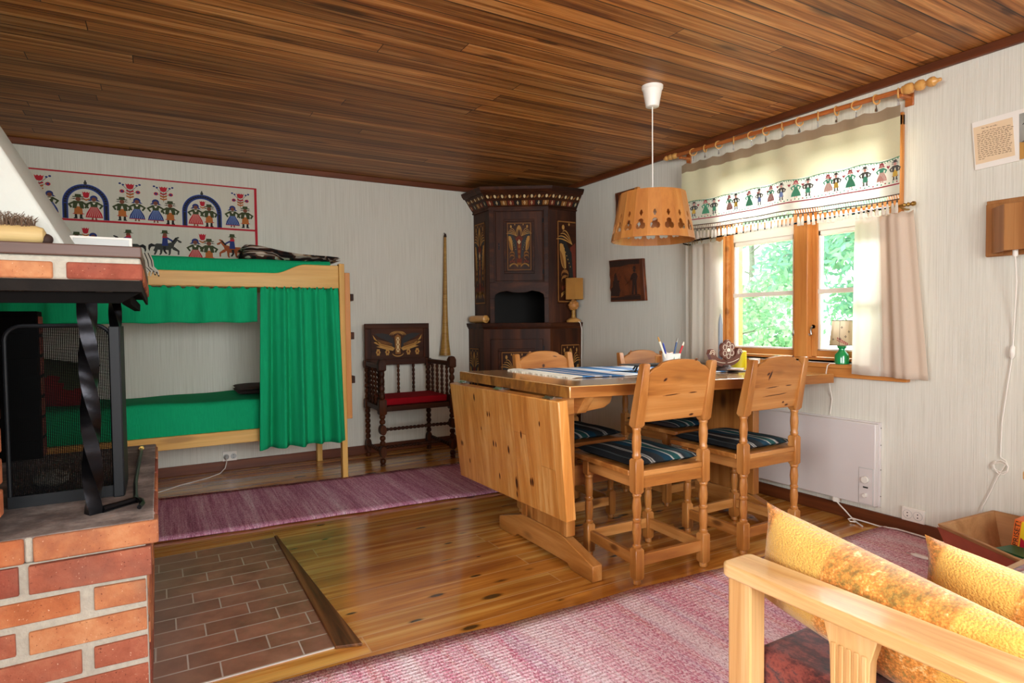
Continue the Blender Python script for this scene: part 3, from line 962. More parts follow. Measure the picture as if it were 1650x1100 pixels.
for i, (loc, rz, sz, lab) in enumerate(CH):
    c = chair0 if i == 0 else copy_tree(chair0)
    c.location = loc
    c.rotation_euler = (0, 0, math.radians(rz))
    c.scale = (1, 1, sz)
    tag(c, lab, 'chair', 'pine chairs round the dining table')
    # every chair has its own knots in the back board
    for ch in c.children:
        if ch.name.startswith('backrest'):
            ch.data = ch.data.copy()
            for mm in ('knot2', 'knot'):
                ch.data.materials.append(M[mm])
            bm = bmesh.new()
            bm.from_mesh(ch.data)
            for (x, z, rx_, rz_, tilt, side) in KNB[i]:
                for kk, mi, d in ((1.45, 1, .0104), (1.0, 2, .0107)):
                    vs_ = []
                    for q in range(12):
                        a = 2 * PI * q / 12 * side
                        u, v = rx_ * kk * math.cos(a), rz_ * kk * math.sin(a)
                        zz = z + v * math.cos(tilt) + u * math.sin(tilt)
                        vs_.append(bm.verts.new((x + u * math.cos(tilt) - v * math.sin(tilt), -.188 - .052 * (zz - .668) / .25 - side * d, zz)))
                    bm.faces.new(vs_).material_index = mi
            bm.to_mesh(ch.data)
            bm.free()
    k = cush0 if i == 0 else copy_tree(cush0)
    d = Matrix.Rotation(math.radians(rz), 3, 'Z') @ Vector((0, .040, 0))
    k.location = (loc[0] + d.x, loc[1] + d.y, .476 * sz)
    k.rotation_euler = (0, 0, math.radians(rz))
    tag(k, CU[i], 'cushion', 'striped cushions on the dining chairs')

# ------------------------------------------------------------------ things on the table
b = MB('runner')
b.grid(60, 14, lambda u, v: Vector((lerp(-1.49, -.33, u), lerp(-2.665, -2.055, v) - .05 * (u) - .01 * math.sin(v * 3), tz(lerp(-1.49, -.33, u)) + .0045 + .0012 * math.sin(23 * u + 5 * v))))
b.m('white_cloth')
for k in range(70):
    y = -2.655 + k * .0086
    for x0, s in ((-1.49, -1),):
        L = random.uniform(.07, .10)
        dy = random.uniform(-.02, .02)
        b.tube([(x0, y, tz(x0) + .0055), (x0 + s * L * .5, y + dy * .4, tz(x0) + .0075), (x0 + s * L, y + dy, tz(x0) + .004)], .0026, 5)
runner = b.top('table_runner', 'blue and white striped woven table runner with a white fringe', 'table runner', solid=.003)

b = MB('black')
c = (-.955, -2.50)
b.prism([(c[0] + x, c[1] + y) for x, y in ((-.15, .03), (-.09, .075), (0, .085), (.10, .06), (.15, 0), (.10, -.06), (0, -.085), (-.09, -.055))], lambda u, v: (u, v, tz(u) + .034 + .15 * (abs(u - c[0])) ** 1.5), lambda u, v: (u, v, tz(u) + .040 + .15 * abs(u - c[0]) ** 1.5))
for dx, dy in ((-.09, -.04), (.09, -.04), (0, .07)):
    b.tube([(c[0] + dx * .8, c[1] + dy * .8, tz(c[0]) + .038), (c[0] + dx * 1.15, c[1] + dy * 1.2, tz(c[0]) + .011)], .005, 6)
b.top('dish', 'low black dish on short feet lying on the table runner', 'dish')

# pen cup and pens
px, py = -.845, -2.60
pz = tz(px) + .007
cup = MB('white_plastic')
cup.lathe([(.036, pz), (.040, pz + .004), (.050, pz + .098), (.047, pz + .099), (.038, pz + .008), (.001, pz + .008)], (px, py, 0), 26, cap=False)
cup.m('leafg')
for a0 in (-2.1, -1.4, -.9):
    cup.flat([(-.004, .03), (.004, .03), (.007, .06), (.003, .085), (0, .07), (-.006, .06)], lambda u, v: (px + (.0412 + .1 * v) * math.cos(a0 + u * 22), py + (.0412 + .1 * v) * math.sin(a0 + u * 22), pz + v))
cup.top('pen_cup', 'white patterned cup holding four pens on the table', 'cup', fix=False)
for nm, colr, cap, base, tip, lab in (('pen', 'f_cream', 'gold', (-.015, 0), (-.098, .0), 'cream felt pen leaning far left in the cup'), ('pen', 'blue_pen', 'blue_pen', (-.005, .01), (-.053, .008), 'blue pen leaning left in the cup'), ('pen', 'navy_pen', 'steel', (.012, .010), (.055, .008), 'dark blue pen with a light tip leaning right in the cup'), ('pen', 'red_pen', 'f_cream', (.016, -.008), (.083, -.012), 'red pen leaning right in the cup')):
    for kk, hx in (('blue_pen', '2a3f96'), ('navy_pen', '22406e'), ('red_pen', 'c2262f')):
        if kk not in M:
            M[kk] = plain(kk, hx, .3, .03)
    h = {'cream felt pen leaning far left in the cup': .192, 'blue pen leaning left in the cup': .158, 'dark blue pen with a light tip leaning right in the cup': .182, 'red pen leaning right in the cup': .160}[lab]
    p0 = Vector((px + base[0] * .8, py + base[1], pz + .010))
    p1 = Vector((px + tip[0], py + tip[1], pz + h))
    d = (p1 - p0).normalized()
    L = (p1 - p0).length
    b = MB(colr)
    b.lathe_dir([(.0045, 0), (.0052, .004), (.0052, L * .86)], p0, d, 12)
    b.m(cap).lathe_dir([(.0050, L * .86), (.0046, L * .95), (.002, L)], p0, d, 12)
    b.top(nm, lab, 'pen', 'pens in the cup')
b = MB('shade_wood')
sx, sy = -.705, -2.44
sz = tz(sx) + .0005
b.prism([(-.05, 0), (.05, 0), (.05, .075), (.03, .092), (0, .085), (-.03, .098), (-.05, .08)], lambda u, v: (sx + u, sy, sz + .012 + v), lambda u, v: (sx + u, sy + .012, sz + .012 + v))
b.prism([(-.05, 0), (.05, 0), (.05, .065), (.02, .075), (-.05, .07)], lambda u, v: (sx + u, sy + .05, sz + .012 + v), lambda u, v: (sx + u, sy + .062, sz + .012 + v))
b.box(sx - .05, sx + .05, sy, sy + .062, sz, sz + .012)
b.m('ink').flat([(-.035, .03), (-.028, .03), (-.022, .07), (-.03, .06)], lambda u, v: (sx + u, sy - .0008, sz + .012 + v))
b.top('napkin_holder', 'small light wooden napkin holder behind the pen cup', 'napkin holder', bevel=.002)

# carved flower candle holder with its candle
fx, fy = -.475, -2.645
fz = tz(fx) + .0062
ch = thing('candle_holder', 'brown carved candle holder with a flower and two scrolls on the table', 'candle holder', (fx, fy, fz))
b = MB('carve2').lathe([(.075, fz), (.078, fz + .006), (.06, fz + .012), (.035, fz + .02), (.03, fz + .03)], (fx, fy, 0), 24)
b.build('base', ch)
b = MB('carve')
pts = []
for k in range(25):
    t = k / 24
    a = PI + PI * t
    pts.append((.118 * math.cos(a), .060 + .052 * math.sin(a)))
up = []
for k in range(25):
    t = 1 - k / 24
    a = PI + PI * t
    up.append((.085 * math.cos(a), .083 + .035 * math.sin(a)))
b.prism(pts + [(.135, .085), (.128, .108), (.105, .112), (.090, .100)] + up + [(-.090, .100), (-.105, .112), (-.128, .108), (-.135, .085)], lambda u, v: (fx + u, fy - .012, fz + .012 + v), lambda u, v: (fx + u, fy + .012, fz + .012 + v))
b.m('f_cream')
for s in (-1, 1):
    for k0, kr in ((0, .030), (1, .020)):
        b.tube([(fx + s * (.108 + (kr - .005 * k) * math.cos(.9 * k)), fy - .0135, fz + .100 + (kr - .004 * k) * math.sin(.9 * k) - .005) for k in range(5 + k0)], .0016, 5)
    b.tube([(fx + s * u, fy - .0135, fz + .012 + .030 + 1.9 * u * u) for u in (.01, .03, .05, .07, .09, .105)], .0018, 5)
b.build('bowl', ch, bevel=.002)
b = MB('carve')
for k in range(6):
    a = PI / 2 + 2 * PI * k / 6
    b.lathe([(.001, -.011), (.024, -.010), (.026, 0), (.024, .010), (.001, .011)], (fx + .034 * math.cos(a), fy - .016, fz + .115 + .034 * math.sin(a)), 14, 'y')
b.m('f_cream')
for k in range(6):
    a = PI / 2 + 2 * PI * k / 6
    b.tube([(fx + .034 * math.cos(a) + .014 * math.cos(j * PI / 5), fy - .0275, fz + .115 + .034 * math.sin(a) + .014 * math.sin(j * PI / 5)) for j in range(10)], .0014, 5, closed=True)
b.ball((fx, fy - .026, fz + .115), .012)
b.build('flower', ch)
b = MB('candle')
b.lathe([(.011, fz + .0305), (.0125, fz + .035), (.0125, fz + .26), (.010, fz + .29), (.002, fz + .322)], (fx - .002, fy + .028, 0), 16)
b.m('white_cloth').tube([(fx - .002, fy + .028, fz + .318), (fx - .001, fy + .028, fz + .332)], .0012, 5)
cd = b.top('taper_candle', 'tall grey taper candle in the carved flower holder', 'candle')
MB('carve2').lathe([(.020, fz + .024), (.024, fz + .030), (.022, fz + .050), (.016, fz + .051), (.014, fz + .031), (.001, fz + .0302)], (fx - .002, fy + .028, 0), 16, cap=False).build('socket', ch, fix=False)
yx, yy = -.30, -2.60
b = MB('yellow').lathe([(.040, 0), (.043, .003), (.043, .108), (.038, .112), (.001, .108)], (yx, yy, tz(yx) + .001), 24)
b.m('black').tube([(yx, yy, tz(yx) + .107), (yx, yy, tz(yx) + .118)], .0015, 5)
b.top('pillar_candle', 'bright yellow pillar candle behind the carved holder', 'candle')
gx, gy = -.262, -2.68
b = MB('white_plastic').lathe([(.022, 0), (.026, .004), (.030, .070), (.028, .070), (.024, .006), (.001, .005)], (gx, gy, tz(gx) + .001), 20, cap=False)
b.top('tealight_glass', 'small white glass cup beside the yellow candle', 'cup', fix=False)
b = MB('carve2')
qx, qy = -.34, -2.79
b.box(qx - .028, qx + .028, qy - .02, qy + .02, tz(qx) + .0015, tz(qx) + .035).lathe([(.018, .035), (.020, .04), (.012, .048)], (qx, qy, tz(qx)), 14)
b.top('tin', 'small dark tin on the table beside the carved holder', 'tin', bevel=.003)
for k, (qx, qy, a, lab) in enumerate(((-.52, -2.76, .5, 'folded white paper slip in front of the carved holder'), (-.40, -2.845, -.3, 'white paper slip near the dark tin'))):
    T = Matrix.Translation((qx, qy, tz(qx) + .0095)) @ Matrix.Rotation(a, 4, 'Z')
    b = MB('paper')
    b.grid(4, 4, lambda u, v: T @ Vector(((u - .5) * .11, (v - .5) * .07, .004 + .010 * abs(u - .5) * 2)))
    b.top('paper_slip', lab, 'paper', 'paper slips on the table', solid=.0015)

# ------------------------------------------------------------------ pendant lamp
LX, LY = -.996, -2.62
pl = thing('pendant_lamp', 'veneer pendant lamp with cut-out flowers hanging over the table', 'lamp', (LX, LY, 1.51))
MB('white_plastic').lathe([(.030, 2.212), (.034, 2.214), (.050, 2.300), (.055, 2.304), (.056, 2.3195)], (LX, LY, 0), 28).build('canopy', pl)
b = MB('white_plastic').tube([(LX, LY, 2.214), (LX, LY, 1.772)], .0032, 8)
b.lathe([(.012, 1.772), (.013, 1.758), (.008, 1.755)], (LX, LY, 0), 14)
b.lathe([(.020, 1.70), (.021, 1.755), (.012, 1.76)], (LX, LY, 0), 16)
b.build('cord', pl)
b = MB('white_plastic').ball((LX, LY, 1.655), .034).lathe([(.014, 1.685), (.015, 1.702)], (LX, LY, 0), 14)
b.build('bulb', pl)
for a in (0.3, 0.3 + 2 * PI / 3, 0.3 + 4 * PI / 3):
    MB('steel').tube([(LX + .018 * math.cos(a), LY + .018 * math.sin(a), 1.752), (LX + .166 * math.cos(a), LY + .166 * math.sin(a), 1.742)], .002, 6).build('spider_arm', pl)


def inhole(x, z):
    """cut-out motifs on one facet: x across (-1..1), z height above the rim"""
    for cx, cz, r in ((-.30, .053, .016), (.30, .053, .016), (0, .074, .0165)):
        if (x - cx) ** 2 * .0017 + (z - cz) ** 2 < r * r:
            return True
    if abs(x) * .042 < .0100 * max(0, 1 - ((z - .120) / .017) ** 2):
        return True
    return False


NF, NU, NZ = 18, 22, 76
b = MB('shade_wood')
z0, z1, r0, r1 = 1.515, 1.760, .2165, .169
vs = {}


def sv(i, j):
    i %= NF * NU
    if (i, j) not in vs:
        f, k = divmod(i, NU)
        a0, a1 = 2 * PI * f / NF, 2 * PI * (f + 1) / NF
        rr = lerp(r0, r1, j / NZ)
        p0 = Vector((rr * math.cos(a0), rr * math.sin(a0), 0))
        p1 = Vector((rr * math.cos(a1), rr * math.sin(a1), 0))
        p = p0.lerp(p1, k / NU)
        vs[(i, j)] = b.bm.verts.new((LX + p.x, LY + p.y, lerp(z0, z1, j / NZ)))
    return vs[(i, j)]


for i in range(NF * NU):
    for j in range(NZ):
        x = ((i % NU) + .5) / NU * 2 - 1
        z = (j + .5) / NZ * (z1 - z0)
        if not inhole(x, z):
            b.face([sv(i, j), sv(i + 1, j), sv(i + 1, j + 1), sv(i, j + 1)])
b.build('shade', pl, solid=.004, smooth=0)


# ------------------------------------------------------------------ painted decoration (rosemaling)
def ribbon(b, pts, w, f):
    """a painted stroke of width w along 2D points"""
    n = len(pts)
    L, R = [], []
    for k in range(n):
        a, c = pts[max(k - 1, 0)], pts[min(k + 1, n - 1)]
        dx, dy = c[0] - a[0], c[1] - a[1]
        l = math.hypot(dx, dy) or 1
        t = w * (1 - .5 * abs(2 * k / (n - 1) - 1))
        L.append(b.bm.verts.new(f(pts[k][0] - dy / l * t, pts[k][1] + dx / l * t)))
        R.append(b.bm.verts.new(f(pts[k][0] + dy / l * t, pts[k][1] - dx / l * t)))
    for k in range(n - 1):
        b.face([L[k], L[k + 1], R[k + 1], R[k]])


def leaf(cx, cy, lx, ly, wd, n=9, bend=0.0):
    """leaf outline from (cx, cy) along (lx, ly)"""
    l = math.hypot(lx, ly)
    px, py = -ly / l, lx / l
    a, c = [], []
    for k in range(n):
        t = k / (n - 1)
        w = wd * math.sin(PI * t) ** .8
        bb = bend * math.sin(PI * t)
        a.append((cx + lx * t + px * (w + bb), cy + ly * t + py * (w + bb)))
        c.append((cx + lx * t + px * (-w + bb), cy + ly * t + py * (-w + bb)))
    return a + c[-2:0:-1]


def decor_tall(b, G, frame=True, side=0):
    """G(u, v, d): u -1..1, v 0..1, d lift. Painted panel with wings, petals and dots"""
    def f(d):
        return lambda u, v: G(u, v, d)
    if frame:
        b.m('gold2')
        for pts in ([(-1, 0), (1, 0)], [(1, 0), (1, 1)], [(1, 1), (-1, 1)], [(-1, 1), (-1, 0)]):
            (u0, v0), (u1, v1) = pts
            if v0 == v1:
                b.flat([(u0, v0 - .008), (u1, v0 - .008), (u1, v0 + .008), (u0, v0 + .008)], f(.0016))
            else:
                b.flat([(u0 - .03, v0), (u0 + .03, v0), (u0 + .03, v1), (u0 - .03, v1)], f(.0016))
    sides = (-1, 1) if side == 0 else (side,)
    b.m('rust').flat([(-.2, .12), (.2, .12), (.22, .40), (.30, .68), (0, .74), (-.30, .68), (-.22, .40)], f(.0012))
    for s in sides:
        b.m('black').flat([(s * x, y) for x, y in ((.10, .22), (.34, .30), (.42, .48), (.95, .74), (.90, .82), (.62, .80), (.40, .68), (.22, .62), (.16, .40))], f(.0016))
        b.m('gold').flat([(s * x, y) for x, y in leaf(.55, .42, .36, .30, .13)], f(.0020))
        b.m('gold2').flat([(s * x, y) for x, y in leaf(.62, .40, .28, .24, .05)], f(.0024))
        b.m('gold')
        for k in range(4):
            ribbon(b, [(s * (.18 + .55 * t + .12 * k * t), .72 + (.17 - .035 * k) * math.sin(PI * .62 * t)) for t in [i / 8 for i in range(9)]], .0085, f(.0022 + .0002 * k))
        for k in range(3):
            ribbon(b, [(s * (.12 + .72 * t), .06 + .018 * k + .07 * math.sin(PI * t) * (1 - .25 * k)) for t in [i / 8 for i in range(9)]], .014, f(.0020))
        for k, (cu, cv, r) in enumerate(((.70, .93, .075), (.36, .97, .04))):
            b.disc(s * cu, cv, r, r * .42, f(.002))
        for k in range(7):
            b.disc(s * (.30 + .07 * k), .44 + .045 * k, .022, .010, f(.0028), 8)
        b.m('gold2')
        for k in range(2):
            ribbon(b, [(s * (.62 + .20 * math.cos(a)), .27 + .07 * k + .045 * math.sin(a)) for a in [-.5 + .5 * i for i in range(11)]], .020, f(.0022))
        b.m('rust')
        for k in range(3):
            b.disc(s * (.45 + .15 * k), .17 + .02 * (k % 2), .07, .03, f(.0022), 8)
    b.m('gold')
    if side == 0:
        for w, h in ((.26, .20), (.14, .17)):
            ribbon(b, [(w * math.cos(a), .73 + h * math.sin(a)) for a in [PI * i / 10 for i in range(11)]], .03, f(.0026))
        b.m('cream')
        for dx, dy in ((-.08, 0), (.08, 0), (0, .03), (0, -.03)):
            b.disc(dx, .60 + dy, .06, .022, f(.003), 8)
        b.m('gold2').flat([(-.25, .10), (.25, .10), (.18, .15), (-.18, .15)], f(.002))
        for k in range(3):
            b.disc(0, .28 + .11 * k, .10, .04, f(.0026), 10)


# ------------------------------------------------------------------ corner cabinet
cab = thing('corner_cabinet', 'tall dark painted corner cabinet with folk flower panels', 'cabinet', (-.38, -.32, 0))


class Plan:
    def __init__(s, P0, P1, P2, P3):
        s.P = [Vector(p) for p in (P0, P1, P2, P3)]
        s.e = (s.P[2] - s.P[1]).normalized()
        s.n = Vector((s.e.y, -s.e.x))
        if s.n.x > 0:
            s.n = -s.n
        s.L = (s.P[2] - s.P[1]).length

    def off(s, o):
        """outline moved outward by o on the three open sides"""
        x0 = s.P[0].x - o
        y3 = s.P[3].y - o
        q = s.P[1] + s.n * o
        t1 = (x0 - q.x) / s.e.x
        t2 = (y3 - q.y) / s.e.y
        a, c = q + s.e * t1, q + s.e * t2
        return [(x0, 0.0), (a.x, a.y), (c.x, c.y), (0.0, y3)]

    def F(s, t, z, d=0.0):
        p = s.P[1] + s.e * t + s.n * d
        return Vector((p.x, p.y, z))

    def band(s, b, z0, z1, o0, o1):
        A, B_ = s.off(o0), s.off(o1)
        va = [b.bm.verts.new((x, y, z0)) for x, y in A + [(0, 0)]]
        vb = [b.bm.verts.new((x, y, z1)) for x, y in B_ + [(0, 0)]]
        b.face(va[::-1]); b.face(vb)
        for k in range(5):
            b.face([va[k], va[(k + 1) % 5], vb[(k + 1) % 5], vb[k]])


UP = Plan((-.735, -.004), (-.735, -.30), (-.30, -.58), (-.004, -.58))
LO = Plan((-.80, -.004), (-.80, -.30), (-.335, -.65), (-.004, -.65))


def front_box(pl, b, s0, s1, z0, z1, d0, d1):
    b.hexa([pl.F(s0, z0, d0), pl.F(s1, z0, d0), pl.F(s1, z0, d1), pl.F(s0, z0, d1), pl.F(s0, z1, d0), pl.F(s1, z1, d0), pl.F(s1, z1, d1), pl.F(s0, z1, d1)])


b = MB('dark_z')
UP.band(b, 1.42, 2.10, 0, 0)
# walls of the open niche
for poly in (((-.735, -.004), (-.735, -.30), tuple(UP.F(.042, 0).xy), (-.69, -.004)), ((-.004, -.58), (-.30, -.58), tuple(UP.F(.478, 0).xy), (-.10, -.40), (-.004, -.40))):
    b.prism(list(poly), lambda u, v: (u, v, 1.085), lambda u, v: (u, v, 1.42))
b.m('black').prism([(-.69, -.02), (-.02, -.02), (-.02, -.40), (-.03, -.40), (-.03, -.03), (-.69, -.03)], lambda u, v: (u, v, 1.085), lambda u, v: (u, v, 1.42))
b.build('upper_case', cab)
b = MB('dark_x')
arch = [(0, 1.44), (0, 1.30), (.042, 1.30), (.050, 1.335), (.085, 1.355), (.150, 1.366), (.200, 1.352), (.26, 1.349), (.32, 1.352), (.37, 1.366), (.435, 1.355), (.470, 1.335), (.478, 1.30), (UP.L, 1.30), (UP.L, 1.44)]
b.prism(arch, lambda u, v: UP.F(u, v, 0), lambda u, v: UP.F(u, v, .012))
for s0, s1 in ((0, .042), (.478, UP.L)):
    front_box(UP, b, s0, s1, 1.085, 1.30, 0, .012)
    front_box(UP, b, s0, s1, 1.44, 2.10, 0, .012)
front_box(UP, b, .042, .478, 2.06, 2.10, 0, .010)
b.build('face_frame', cab, bevel=.002)


def cab_door(pl, s0, s1, z0, z1, ps0, ps1, pz0, pz1, key):
    b = MB('dark_z')
    front_box(pl, b, s0, s1, z0, z1, .001, .018)
    d = b.build('door', cab, bevel=.003)
    b = MB('dark_x')
    w = .020
    for q in ((ps0, ps1, pz0, pz0 + w), (ps0, ps1, pz1 - w, pz1), (ps0, ps0 + w, pz0 + w, pz1 - w), (ps1 - w, ps1, pz0 + w, pz1 - w)):
        front_box(pl, b, *q, .018, .030)
    b.build('panel_moulding', d, bevel=.003)
    b = MB('dark_z')
    front_box(pl, b, ps0 + w, ps1 - w, pz0 + w, pz1 - w, .018, .021)
    m0, m1, n0, n1 = ps0 + w + .012, ps1 - w - .012, pz0 + w + .014, pz1 - w - .014
    decor_tall(b, lambda u, v, dd: pl.F(lerp(m0, m1, (u + 1) / 2), lerp(n0, n1, v), .021 + dd))
    b.build('painted_panel', d, smooth=0, fix=False)['label'] = 'painted flower panel'
    b = MB('iron')
    kz = (z0 + z1) / 2
    front_box(pl, b, s0 + .022, s0 + .034, kz - .03, kz + .03, .018, .020)
    b.lathe_dir([(.004, 0), (.004, .012)], pl.F(s0 + .028, kz + .01, .019), pl.n.to_3d(), 8)
    b.build('keyhole_plate', d)
    for zz in (z0 + .08, z1 - .08):
        b = MB('iron')
        b.lathe([(.006, -.02), (.006, .02)], pl.F(s1 + .004, zz, .018), 8)
        b.build('hinge', d)


cab_door(UP, .058, .466, 1.452, 2.056, .130, .396, 1.515, 1.986, 1)
# side panels
b = MB('dark_y')
b.box(-.738, -.7352, -.225, -.02, 1.25, 1.99)
decor_tall(b, lambda u, v, d: Vector((-.738 - d, lerp(-.03, -.215, (u + 1) / 2), lerp(1.265, 1.975, v))))
b.build('painted_side_panel', cab, smooth=0, fix=False)
b = MB('dark_x')
b.box(-.212, -.004, -.583, -.5802, 1.25, 1.99)
decor_tall(b, lambda u, v, d: Vector((lerp(-.200, .17, (u + 1) / 2) if u < 0 else lerp(-.015, -.01, u), -.583 - d, lerp(1.27, 1.975, v))), side=-1)
b.build('painted_side_panel', cab, smooth=0, fix=False)
# cornice
b = MB('dark_x')
UP.band(b, 2.088, 2.205, .004, .088)
UP.band(b, 2.205, 2.228, .10, .118)
UP.band(b, 2.228, 2.252, .118, .126)
UP.band(b, 2.075, 2.088, .012, .016)


def frieze(seg, t, v, d):
    A, B_ = UP.off(.004 + d), UP.off(.088 + d)
    p = Vector(A[seg]).lerp(Vector(A[seg + 1]), t)
    q = Vector(B_[seg]).lerp(Vector(B_[seg + 1]), t)
    r = p.lerp(q, v)
    return Vector((r.x, r.y, lerp(2.088, 2.205, v)))


for seg, n in ((0, 5), (1, 9), (2, 5)):
    for k in range(n):
        t = (k + .5) / n
        w = .010 / ((Vector(UP.off(.05)[seg]) - Vector(UP.off(.05)[seg + 1])).length)
        b.m('cream').disc(t, .75, w, .11, lambda u, v: frieze(seg, u, v, .002))
        b.m('gold2').flat([(t + .42 / n - .5 * w, .62), (t + .42 / n + 1.3 * w, .72), (t + .42 / n + .9 * w, .85), (t + .42 / n - 1.2 * w, .70)], lambda u, v: frieze(seg, u, v, .002))
        b.m(('rust', 'black', 'gold2')[k % 3]).flat([(t - .42 / n, .18), (t + .42 / n, .18), (t + .42 / n, .48), (t - .42 / n, .48)], lambda u, v: frieze(seg, u, v, .0015))
        b.m('cream')
        for dx, dv in ((-1, 0), (1, 0), (0, .08), (0, -.08)):
            b.disc(t + dx * w * .5, .33 + dv, w * .35, .05, lambda u, v: frieze(seg, u, v, .0025), 6)
b.build('cornice', cab, smooth=0, fix=False)
# lower case
b = MB('dark_z')
LO.band(b, .0, 1.032, 0, 0)
b.build('lower_case', cab)
b = MB('dark_x')
LO.band(b, 1.032, 1.050, .004, .012)
LO.band(b, 1.050, 1.085, .016, .024)
b.build('ledge', cab, bevel=.003)
b = MB('dark_x')
LO.band(b, 0, .07, .006, .006)
b.build('plinth', cab, bevel=.003)
cab_door(LO, .062, LO.L - .062, .13, .945, .130, LO.L - .130, .22, .862, 2)
b = MB('dark_y')
b.box(-.803, -.8002, -.215, -.02, .25, .87)
decor_tall(b, lambda u, v, d: Vector((-.803 - d, lerp(-.03, -.205, (u + 1) / 2), lerp(.265, .855, v))))
b.build('painted_side_panel', cab, smooth=0, fix=False)
b = MB('dark_x')
b.box(-.23, -.02, -.653, -.6502, .25, .90)
decor_tall(b, lambda u, v, d: Vector((lerp(-.22, -.03, (u + 1) / 2), -.653 - d, lerp(.265, .885, v))))
b.build('painted_side_panel', cab, smooth=0, fix=False)

# turned wooden roll on the left of the ledge
b = MB('ring_wood')
p0 = Vector((-.805, -.065, 1.0875)); p1 = Vector((-.768, -.285, 1.0875))
b.lathe_dir([(.010, -.02), (.012, 0), (.028, .004), (.032, .02), (.033, .10), (.032, .19), (.034, .20), (.034, .222), (.026, .226), (.020, .230), (.010, .250), (.008, .26)], p0 + Vector((0, 0, .034)), p1 - p0, 20)
b.top('rolling_pin', 'short thick wooden roller lying on the left ledge of the corner cabinet', 'rolling pin')

# small carved lamp on the right of the ledge
lx, ly = -.075, -.648
tl = thing('table_lamp', 'carved wooden table lamp with a parchment shade on the cabinet ledge', 'lamp', (lx, ly, 1.0855))
lb = 1.0855
MB('ring_wood').lathe([(.060, lb), (.065, lb + .010), (.058, lb + .022), (.038, lb + .034), (.022, lb + .040)], (lx - .01, ly, 0), 26).build('base', tl)
MB('horn').lathe([(.020, lb + .038), (.017, lb + .06), (.017, lb + .105), (.022, lb + .112)], (lx - .01, ly, 0), 16).build('stem', tl)
b = MB('burl').ball((lx - .01, ly, lb + .150), .044, 16)
for k in range(30):
    a, c = random.uniform(0, 6.28), random.uniform(-.9, .9)
    r = math.sqrt(1 - c * c)
    b.ball((lx - .01 + .040 * r * math.cos(a), ly + .040 * r * math.sin(a), lb + .15 + .040 * c), .010, 7)
b.lathe([(.012, lb + .185), (.012, lb + .215)], (lx - .01, ly, 0), 10)
b.build('carved_knot', tl)
b = MB('parchment')
b.lathe([(.084, lb + .200), (.084, lb + .385)], (lx - .018, ly - .022, 0), 6, cap=False)
b.build('lamp_shade', tl, solid=.003, smooth=0)
MB('white_plastic').tube([(lx, ly - .062, lb + .008), (lx + .012, ly - .072, lb - .01), (lx + .022, ly - .074, lb - .06), (lx + .022, ly - .070, lb - .25), (lx + .024, ly - .062, lb - .5), (lx + .03, ly - .05, .13)], .0032, 7).build('cord', tl)

# ------------------------------------------------------------------ carved armchair
ac = thing('armchair', 'dark bobbin-turned armchair with a painted back panel by the wall', 'armchair', (-1.515, -.31, 0))


def bobbin(b, x, y, z0, z1, r, n, axis='z'):
    prof = []
    for k in range(n):
        a = lerp(z0, z1, k / n)
        c = lerp(z0, z1, (k + 1) / n)
        h = c - a
        prof += [(r * .62, a + .06 * h), (r * .92, a + .25 * h), (r, a + .5 * h), (r * .92, a + .75 * h), (r * .62, a + .94 * h)]
    c0 = {'z': (x, y, 0), 'x': (0, x, y), 'y': (x, 0, y)}[axis]
    b.lathe(prof, c0, 12, axis)


def flatdisc(b, x, y, z, h, r):
    b.prism([(.84 * r * math.cos(a), h * math.sin(a)) for a in [2 * PI * k / 16 for k in range(16)]], lambda u, v: (x + u, y - r, z + v), lambda u, v: (x + u, y + r, z + v))


AFX, ABX, AFY, ABY = (-1.800, -1.215), (-1.788, -1.250), -.525, -.110
for x in AFX:
    b = MB('dark_z')
    bobbin(b, x, AFY, .015, .06, .024, 1)
    flatdisc(b, x, AFY, .110, .045, .028)
    bobbin(b, x, AFY, .155, .235, .023, 2)
    flatdisc(b, x, AFY, .280, .040, .030)
    bobbin(b, x, AFY, .320, .400, .024, 2)
    sqloft(b, [(.395, .022, x, AFY), (.405, .029, x, AFY), (.505, .029, x, AFY), (.515, .022, x, AFY)])
    bobbin(b, x, AFY, .51, .735, .023, 4)
    sqloft(b, [(.730, .022, x, AFY), (.738, .029, x, AFY), (.795, .029, x, AFY), (.818, .020, x, AFY), (.824, .010, x, AFY)])
    b.lathe([(.021, 0), (.019, .016)], (x, AFY, 0), 12)
    b.build('front_leg', ac, bevel=.002, seg=1)
for x in ABX:
    b = MB('dark_z')
    b.lathe([(.020, 0), (.020, .03)], (x, ABY, 0), 12)
    flatdisc(b, x, ABY, .095, .055, .027)
    bobbin(b, x, ABY, .145, .40, .022, 6)
    sqloft(b, [(.395, .020, x, ABY), (.405, .026, x, ABY), (.470, .026, x, ABY), (.478, .020, x, ABY)])
    bobbin(b, x, ABY, .475, .735, .021, 6)
    sqloft(b, [(.730, .024, x, ABY), (.790, .024, x, ABY)])
    b.build('rear_leg', ac, bevel=.002, seg=1)
b = MB('dark_x')
b.box(-1.775, -1.24, AFY - .016, AFY + .016, .418, .458).box(-1.765, -1.27, ABY - .014, ABY + .014, .418, .458)
for xa, xb in ((-1.80, -1.788), (-1.215, -1.25)):
    b.hexa([(xa - .014, AFY + .02, .418), (xa + .014, AFY + .02, .418), (xb + .014, ABY - .02, .418), (xb - .014, ABY - .02, .418), (xa - .014, AFY + .02, .458), (xa + .014, AFY + .02, .458), (xb + .014, ABY - .02, .458), (xb - .014, ABY - .02, .458)])
b.build('seat_frame', ac, bevel=.003)
MB('dark_x').box(-1.785, -1.235, AFY + .016, ABY - .014, .440, .456).build('seat', ac)
for (z, y) in ((.280, AFY), (.105, AFY + .18)):
    b = MB('dark_x')
    bobbin(b, y, z, -1.780, -1.235, .014, 17, 'x')
    b.build('stretcher', ac)
